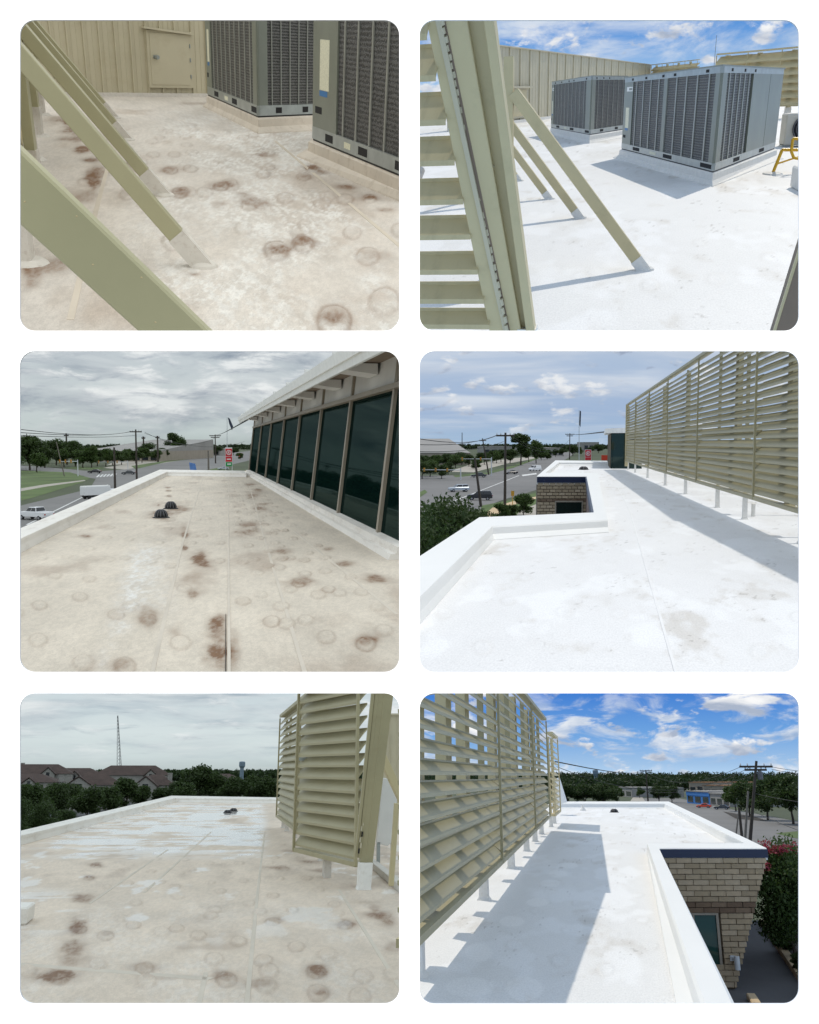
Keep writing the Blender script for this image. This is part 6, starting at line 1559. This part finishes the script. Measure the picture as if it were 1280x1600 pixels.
for k, (x, y) in enumerate(((75, 1278), (118, 1266))): car(p, p.g(x, y, G), .3, 'sedan', M['cwhite' if k else 'csilver'], ['silver car on the car park behind the left bush', 'white car on the car park under the trees'][k], 1.0)
# radio mast and water tower
Yt_ = 620; b0 = p.at(187, 1203, Yt_); tw = Thing(p, 'radio_mast', 'slender lattice radio mast above the brown roofs', 'mast', b0)
topc = p.at(183.5, 1118, Yt_); feet = [p.at(183, 1206, Yt_), p.at(190.5, 1206, Yt_ + 3), p.at(188, 1206, Yt_ - 3)]; tops = [topc, p.at(184.6, 1118, Yt_ + .5), p.at(184.2, 1118, Yt_ - .5)]
for a, c in zip(feet, tops): b = MB(); b.tube(a, c, .16, .12, 5); tw.part('leg', b, M['steelt'])
for i in range(16):
    t0, t1 = i / 16, (i + 1) / 16; b = MB()
    for k in range(3): b.tube(feet[k].lerp(tops[k], t0), feet[(k + 1) % 3].lerp(tops[(k + 1) % 3], t1), .08, .08, 4)
    tw.part('lattice_bay', b, M['steelt'])
def water_tower(p, x, ytop, ybot, wpx, Y, label):
    s_ = Y / F; c = p.at(x, ybot, Y); th = Thing(p, 'water_tower', label, 'water tower', c); H = (ybot - ytop) * s_; w = wpx * s_ / 2
    b = MB(); b.lathe(c - Vector((0, 0, 12)), [(w * .75, 0), (w * .62, 12), (w * .6, 12 + H * .35)], 14); th.part('stem', b, M['tankblue'])
    b = MB(); b.lathe(c, [(w * .62, H * .34), (w, H * .55), (w, H * .9), (w * .8, H * .97), (w * .2, H)], 16); th.part('tank', b, M['tankblue'], smooth=False)
water_tower(p, 378, 1191, 1206, 9, 900, 'blue-grey water tower on the bottom left horizon')

# ================================================================== BOTTOM RIGHT: white roof, louvre screen in sun, brick corner
p = P6; G = -6.0
bl = Thing(p, 'flat_roof_building', 'bright white roof with navy edged brick corner in the bottom right view', 'building')
pale = [(748, 1488, 22, 15), (733, 1542, 40, 16), (820, 1545, 30, 20), (872, 1365, 16, 6), (860, 1380, 16, 6), (800, 1440, 20, 9), (890, 1352, 14, 5), (840, 1410, 18, 7)]
def ex6(c, PX, PY, u, v, n3):
    for x, y, rx, ry in pale:
        d = np.sqrt(((PX - x) / rx) ** 2 + ((PY - y) / ry) ** 2) + (n3 - .5) * .25
        m = (.5 * (1 - sstep(.85, 1.05, d)))[..., None]; c = c * (1 - m) + np.array(srgb(246, 245, 242)) * m
    band = np.exp(-((PX - (1000 + (PY - 1325) * .3)) / 14) ** 2) * .35 * sstep(1325, 1340, PY); c = c * (1 - band[..., None]) + np.array(srgb(226, 218, 204)) * band[..., None]
    return c
p_hor = 1213; p_depth = lambda PY: 1400 * 1.8 / np.maximum(PY - 1213, 8)
gh6 = dimple_rows(p, (-1.1, -.6, -.1, .35), 6.5, 18, 2.3, .1, .9)
me = roof_mesh(p, [(1254.5, 862, 1046), (1300, 760, 1122), (1317, 700, 1160), (1317.3, 700, 1012), (1400, 643, 1045), (1680, 643, 1140)], 240, 240, white_paint(41, ex6, ghosts=gh6), plates=gh6, relief=.35); me.materials.append(MEM['six']); rm = bl.part('roof_membrane', me, None)
zt = .25
op = [p.g(x, y, zt) for x, y in ((862, 1252.3), (1045, 1252.3), (1198, 1325), (1030, 1325), (1195, 1660))]; ip = [p.g(x, y, zt) for x, y in ((862, 1255.6), (1038, 1255.6), (1163, 1317.2), (1011, 1317.2), (1127, 1660))]
parapet(bl, op, ip, zt, M['parapet_w'], zout=.0, cant=.1)
nA, nB = z3(op[3]), z3(op[2]); dW = (nB - nA).normalized(); nf = Vector((dW.y, -dW.x, 0)); LG = -2.62
bl.part('navy_coping', wall_mb(nA, nB, .05, .226, -.04, .05, nf), M['navy'])
side_n = Vector((-1, 0, 0))
s_ = nA.y / F; LW = (nB - nA).length; endx = lambda z: LW - (.05 - z) / (.05 - LG) * .98
b = MB(); wq = lambda x, z: nA + dW * x - nf * .03 + Vector((0, 0, z)); b.prism([wq(0, LG), wq(endx(LG) - .01, LG), wq(LW - .01, .048), wq(0, .048)], -nf * .4); w1 = bl.part('brick_wall', b, M['mortar'])
zpx = lambda y: .25 - (y - 1325) * s_
wx0, wx1 = (1050 - 1030) * s_, wall_x(nA, dW, LW, 1125, zpx(1440))
bricks(bl, w1, nA, nB, nf, .045, LG, 22 * s_, 7.2 * s_, .012, holes=[(wx0 - .04, wx1 + .04, zpx(1478), zpx(1408.5))], dark=[(zpx(1408), zpx(1394))], t=.045, endx=endx)
b = MB(); face_box(b, nA, nB, wx0 / LW, wx1 / LW, zpx(1478), zpx(1409), -.06, -.005, nf); wn_ = bl.part('window', b, M['glass2'])
for (xa, xc, za, zc_) in ((wx0, wx1, zpx(1412.5), zpx(1408.8)), (wx1 - .055, wx1, zpx(1478), zpx(1412.6)), (wx0, wx1, zpx(1482), zpx(1478)), (wx0 + .3, wx0 + .34, zpx(1478), zpx(1412.6))):
    b = MB(); face_box(b, nA, nB, xa / LW, xc / LW, za, zc_, -.05, .03, nf); bl.part('window_frame', b, M['mull'], wn_)
b = MB(); b.hexa([Vector((nB.x - 1.05, nB.y + .45, LG)), Vector((nB.x - 1.05, op[1].y, LG)), Vector((nB.x - 1.5, op[1].y, LG)), Vector((nB.x - 1.5, nB.y + .45, LG))], [Vector((nB.x - .04, nB.y + .45, -.03)), Vector((op[1].x - .02, op[1].y, -.03)), Vector((nB.x - .4, op[1].y, -.03)), Vector((nB.x - .4, nB.y + .42, -.03))]); bl.part('side_wall', b, M['brickf'])
a, c = nA, z3(op[4]); bl.part('side_wall', wall_mb(a + Vector((-.05, 0, 0)), c + Vector((-.05, 0, 0)), LG, -.03, -.3, -.02, Vector((1, 0, 0))), M['brickf'])
lz = zpx(1472); fx = wall_x(nA, dW, LW, 1145, lz); lq = nA + dW * fx + nf * .05
lm = Thing(p, 'wall_lamp', 'small white cylindrical lamp on the brick wall', 'lamp', lq + Vector((0, 0, lz)))
b = MB(); face_box(b, nA, nB, (fx - .07) / LW, (fx + .03) / LW, lz + .03, lz + .14, .045, .075, nf); lm.part('wall_plate', b, M['lampg'])
b = MB(); face_box(b, nA, nB, (fx - .03) / LW, (fx + .02) / LW, lz + .06, lz + .11, .076, .16, nf); lm.part('arm', b, M['lampg'])
b = MB(); c = nA + dW * (fx + .03) + nf * .2; b.tube(c + Vector((0, 0, lz - .12)), c + Vector((0, 0, lz + .15)), .058, .058, 14); lm.part('shade', b, M['lampg'])
# sunny louvre screen
xs6 = lambda Y: -1.6 - .017 * Y
S0, S1 = Vector((xs6(8.0), 8.0, 0)), Vector((xs6(33), 33, 0)); ff = lambda Y: (Y - 8.0) / 25.0
th = screen(p, S0, S1, (1, 0, 0), .46, 3.72, [0, ff(15.6), ff(24.8), 1.0], .205, 'long sunlit tan louvre screen on the bright white roof', posts=[ff(y) for y in (9.1, 14.65, 19.5, 24, 27.5, 31)], rise=.1, lip=.03, postoff=.12, postw=.075, bootz=.40, clip=lambda z: (z - 1.8) * 1400 / (1213 - 1053), mt='tand')
for y in (9.6, 11.6, 13.4, 17.5, 20, 22.5, 27, 30): 
    q = S0.lerp(S1, ff(y)); b = MB(); b.bar(q + Vector((-.24, 0, .5)), q + Vector((-.24, 0, th.top_at(q) - .05)), .14, .42, (0, 1, 0)); th.part('back_post', b, M['tan'])
th2 = screen(p, (xs6(33) + .12, 34.2), (xs6(36) + .14, 38.5), (1, 0, 0), .46, 3.3, [0, 1.0], .205, 'short end piece of the sunlit louvre screen', posts=[.3, .9], rise=.1, lip=.03)
b = MB(); b.prism([p.at(867, 1217, 46), p.at(873, 1215, 46), p.at(885, 1254, 46), p.at(868, 1258, 46)], (0, 1.0, 0)); single(p, 'slanted_flashing', b, M['parapet_w'], 'white slanted wall flashing at the far end of the screen', 'flashing', base=p.g(876, 1258))
q = p.g(911, 1266.5); b = MB(); b.lathe(q, [(.17, 0), (.15, .05), (.06, .16), (.05, .3), (.03, .32)], 12); single(p, 'pipe_cone', b, M['boot'], 'tiny white cone shaped pipe vent on the bright roof', 'vent pipe', base=q)
drain(p, 960, 1269.5, .2, 'dark round roof drain on the bright white roof', flat=.7, ribs=8)
# ---- below and beyond
sheet(p, 'ground', [(643, 1217.5), (1390, 1217.5), (1390, 1720), (643, 1720)], G, M['earth'])
b = MB(); pg = [p.g(x, y, LG) for x, y in ((1030, 1720), (1030, 1438), (1192, 1438), (1390, 1720))]; b.prism(pg, (0, 0, -.5)); single(p, 'parking_lot', b, M['asph'], None, kind='structure')
b = MB(); pg = [p.g(x, y, LG + .08) for x, y in ((1192, 1436), (1390, 1436), (1390, 1716))]; b.prism(pg, (0, 0, -.6)); single(p, 'planting_bed', b, M['soil'], None, kind='structure')
k0, k1 = p.g(1188, 1436, LG + .14), p.g(1400, 1738, LG + .14); L = (k1 - k0).length; nk = 14
kb = Thing(p, 'kerb', 'tan concrete kerb between the asphalt and the planting bed', 'kerb', k0)
for i in range(nk):
    a, c = k0.lerp(k1, i / nk), k0.lerp(k1, (i + .985) / nk); b = MB(); b.bar(a + Vector((.06, 0, -.1)), c + Vector((.06, 0, -.1)), .2, .2); kb.part('kerb_stone', b, M['curbtan'], bevel=.012)
q = p.g(1176, 1566, LG); b = MB(); b.box((q.x - .08, q.y - .6, LG), (q.x + .1, q.y + .25, LG + .12)); single(p, 'wheel_stop', b, M['curbtan'], 'pale concrete block on the asphalt below the parapet', 'wheel stop', base=q, bevel=.02)
sheet(p, 'road', [(1000, 1247), (1060, 1247), (1150, 1266), (1250, 1284), (1390, 1306), (1390, 1348), (1248, 1332), (1160, 1318), (1080, 1290), (1000, 1262)], G + .03, M['road'])
sheet(p, 'lawn', [(1212, 1302), (1262, 1297), (1390, 1312), (1390, 1326), (1240, 1309)], G + .06, M['grass']); sheet(p, 'verge', [(1130, 1268), (1180, 1276), (1200, 1283), (1150, 1279)], G + .06, M['soil'])
sheet(p, 'street', [(985, 1252), (1008, 1252), (999, 1238), (994, 1238)], G + .05, M['conc'])
woodland(p, 643, 1390, [(1218.6, 20, 5600), (1222, 13, 4800), (1228, 9, 4600), (1236, 8, 4200)], G, 10, 0, .1, 'endless green woodland along the bottom right horizon', 35, 'leaf_far')
store(p, p.g(1074, 1255, G), p.g(1110, 1258, G), 26, 3.4, 'bright blue walled shop across the road', 'flatroof', 'bluep', 3, band='bluep'); store(p, p.g(1110.5, 1258, G), p.g(1141, 1261, G), 26, 3.1, 'white walled shop joined to the blue shop', 'stucco', 'stucco', 3)
store(p, p.g(1078, 1240, G), p.g(1112, 1241, G), 60, 5.0, 'terracotta-roofed building behind the blue shop', 'terra', 'facade', 3); store(p, p.g(1100, 1243, G), p.g(1136, 1244, G), 50, 4.0, 'lower tan building right of the terracotta roof', 'terra', 'facade', 3)
store(p, p.g(968, 1244, G), p.g(988, 1246, G), 20, 3.4, 'small white house among the trees by the far street', 'flatroof', 'stucco', 2)
for x, y, l in ((1100, 1262.5, 'red car before the blue shop'), (1128, 1265, 'grey car before the white shop')): car(p, p.g(x, y, G), 2.9, 'sedan', M['orange' if x < 1110 else 'cgrey'], l, .8)
for x, yb, yt, k, v, w, l in ((885, 1262, 1224, 'oak', 0, 1.3, 'dark tree just right of the slanted flashing'), (915, 1262, 1226, 'oak', 1, 1.4, 'broad dark tree behind the white cone'), (945, 1262, 1224, 'oak', 2, 1.3, 'dark tree left of the far street'), (965, 1258, 1228, 'elm', 0, 1.2, 'lighter tree beside the small white house'), (1030, 1256, 1228, 'oak', 1, 1.3, 'dark tree right of the far pole'), (1050, 1254, 1228, 'oak', 0, 1.3, 'dark tree left of the blue shop'), (1150, 1268, 1228, 'elm', 1, 1.3, 'tree right of the white shop'),
        (1172, 1276, 1222, 'oak', 2, 1.2, 'dark tree behind the near utility pole'), (1200, 1282, 1217, 'oak', 0, 1.2, 'large dark tree right of the utility pole'), (1240, 1288, 1211, 'oak', 1, 1.15, 'largest dark tree at the right edge'), (1290, 1292, 1212, 'oak', 2, 1.2, 'dark tree beyond the right edge'), (1000, 1247, 1230, 'elm', 2, 1.2, 'small tree over the far street')):
    ptree(x, yb, yt, k, v, l, w, None, 'leaf_d' if k == 'oak' else None)
# crape myrtle with pink bloom
q = p.g(1243, 1500, LG + .08); Ht = p.at(1243, 1308, q.y).z - q.z
mt = tree(p, q, Ht, 'bigshrub', 4, 'leafy crape myrtle with pink blossom beside the brick corner', 'tree', .92, .4, name='flowering_tree', crownm='leaf_m')
rng = np.random.default_rng(8); V = []
for k in range(10):
    a = rng.random() * 6.28; r_ = .55 * math.sqrt(rng.random()); zc = Ht * (.98 - .42 * r_ * r_ * 2.2 - (.25 if k > 11 else 0) * rng.random())
    lob = [(math.cos(a) * r_ * 1.25 - .1, math.sin(a) * r_ * 1.25, zc, .13 + .07 * rng.random())]; V.append(leaf_cloud(rng, lob, 150, .03, .9))
me = quads_mesh('blossom', np.concatenate(V), M['bloom']); mt.inst('blossom', me, q)
for k in range(7):
    qq = p.g(1205 + k * 14, 1452 + k * 17 + (k % 2) * 14, LG + .08); tree(p, qq, .35 + .12 * (k % 3), 'shrub', k % 3, 'small dark ground plant in the bed under the flowering tree', 'plant', 1.2, k, 'ground plants under the flowering tree', 'shrub', 'leaf_d')
# poles and wires
pb = p.g(1171, 1318, G); tp = p.at(1182, 1189, pb.y); Yp = pb.y
W_ = [(p.at(1158, 1198, Yp), p.at(1013, 1208, 230), 2.0), (p.at(1175, 1197, Yp), p.at(870, 1198, 90), 2.5), (p.at(1205, 1198, Yp), p.at(1400, 1200, 80), .5), (p.at(1206, 1202, Yp), p.at(1400, 1206, 80), .5), (p.at(1180, 1240, Yp), p.at(1400, 1262, 80), .4), (p.at(1178, 1268, Yp), p.at(1400, 1345, 60), .3), (p.at(1178, 1212, Yp), p.at(985, 1228, 300), 2)]
pole(p, pb, tp.z - pb.z, 'tall utility pole with two crossarms beyond the white roof', .22, ((.93, 1.95), (.89, 1.3)), lean=tp.x - pb.x, wires=W_, wr=.028, transformer=True)
pb = p.g(1163, 1321, G); tp = p.at(1169, 1236, pb.y); pole(p, pb, tp.z - pb.z, 'pale grey pole standing against the tall utility pole', .16, (), m='polelt', lean=tp.x - pb.x)
pb = p.g(1160, 1314, G); tp = p.at(1161, 1262, pb.y); pole(p, pb, tp.z - pb.z, 'short dark pole stub beyond the bright white roof edge', .2, ())
pb = p.g(1149, 1308, G); tp = p.at(1155, 1262, pb.y); pole(p, pb, tp.z - pb.z, 'leaning thin grey pole at the roof edge', .12, (), m='polelt', lean=tp.x - pb.x)
pb = p.g(1013, 1256, G); tp = p.at(1013, 1203, pb.y); pole(p, pb, tp.z - pb.z, 'distant utility pole rising over the far roof edge', .26, ((.97, 1.8),), wires=[(tp, p.at(868, 1190, 60), .8)], wr=.04)
water_tower(p, 931, 1204, 1218, 8, 900, 'blue-grey water tower on the bottom right horizon')
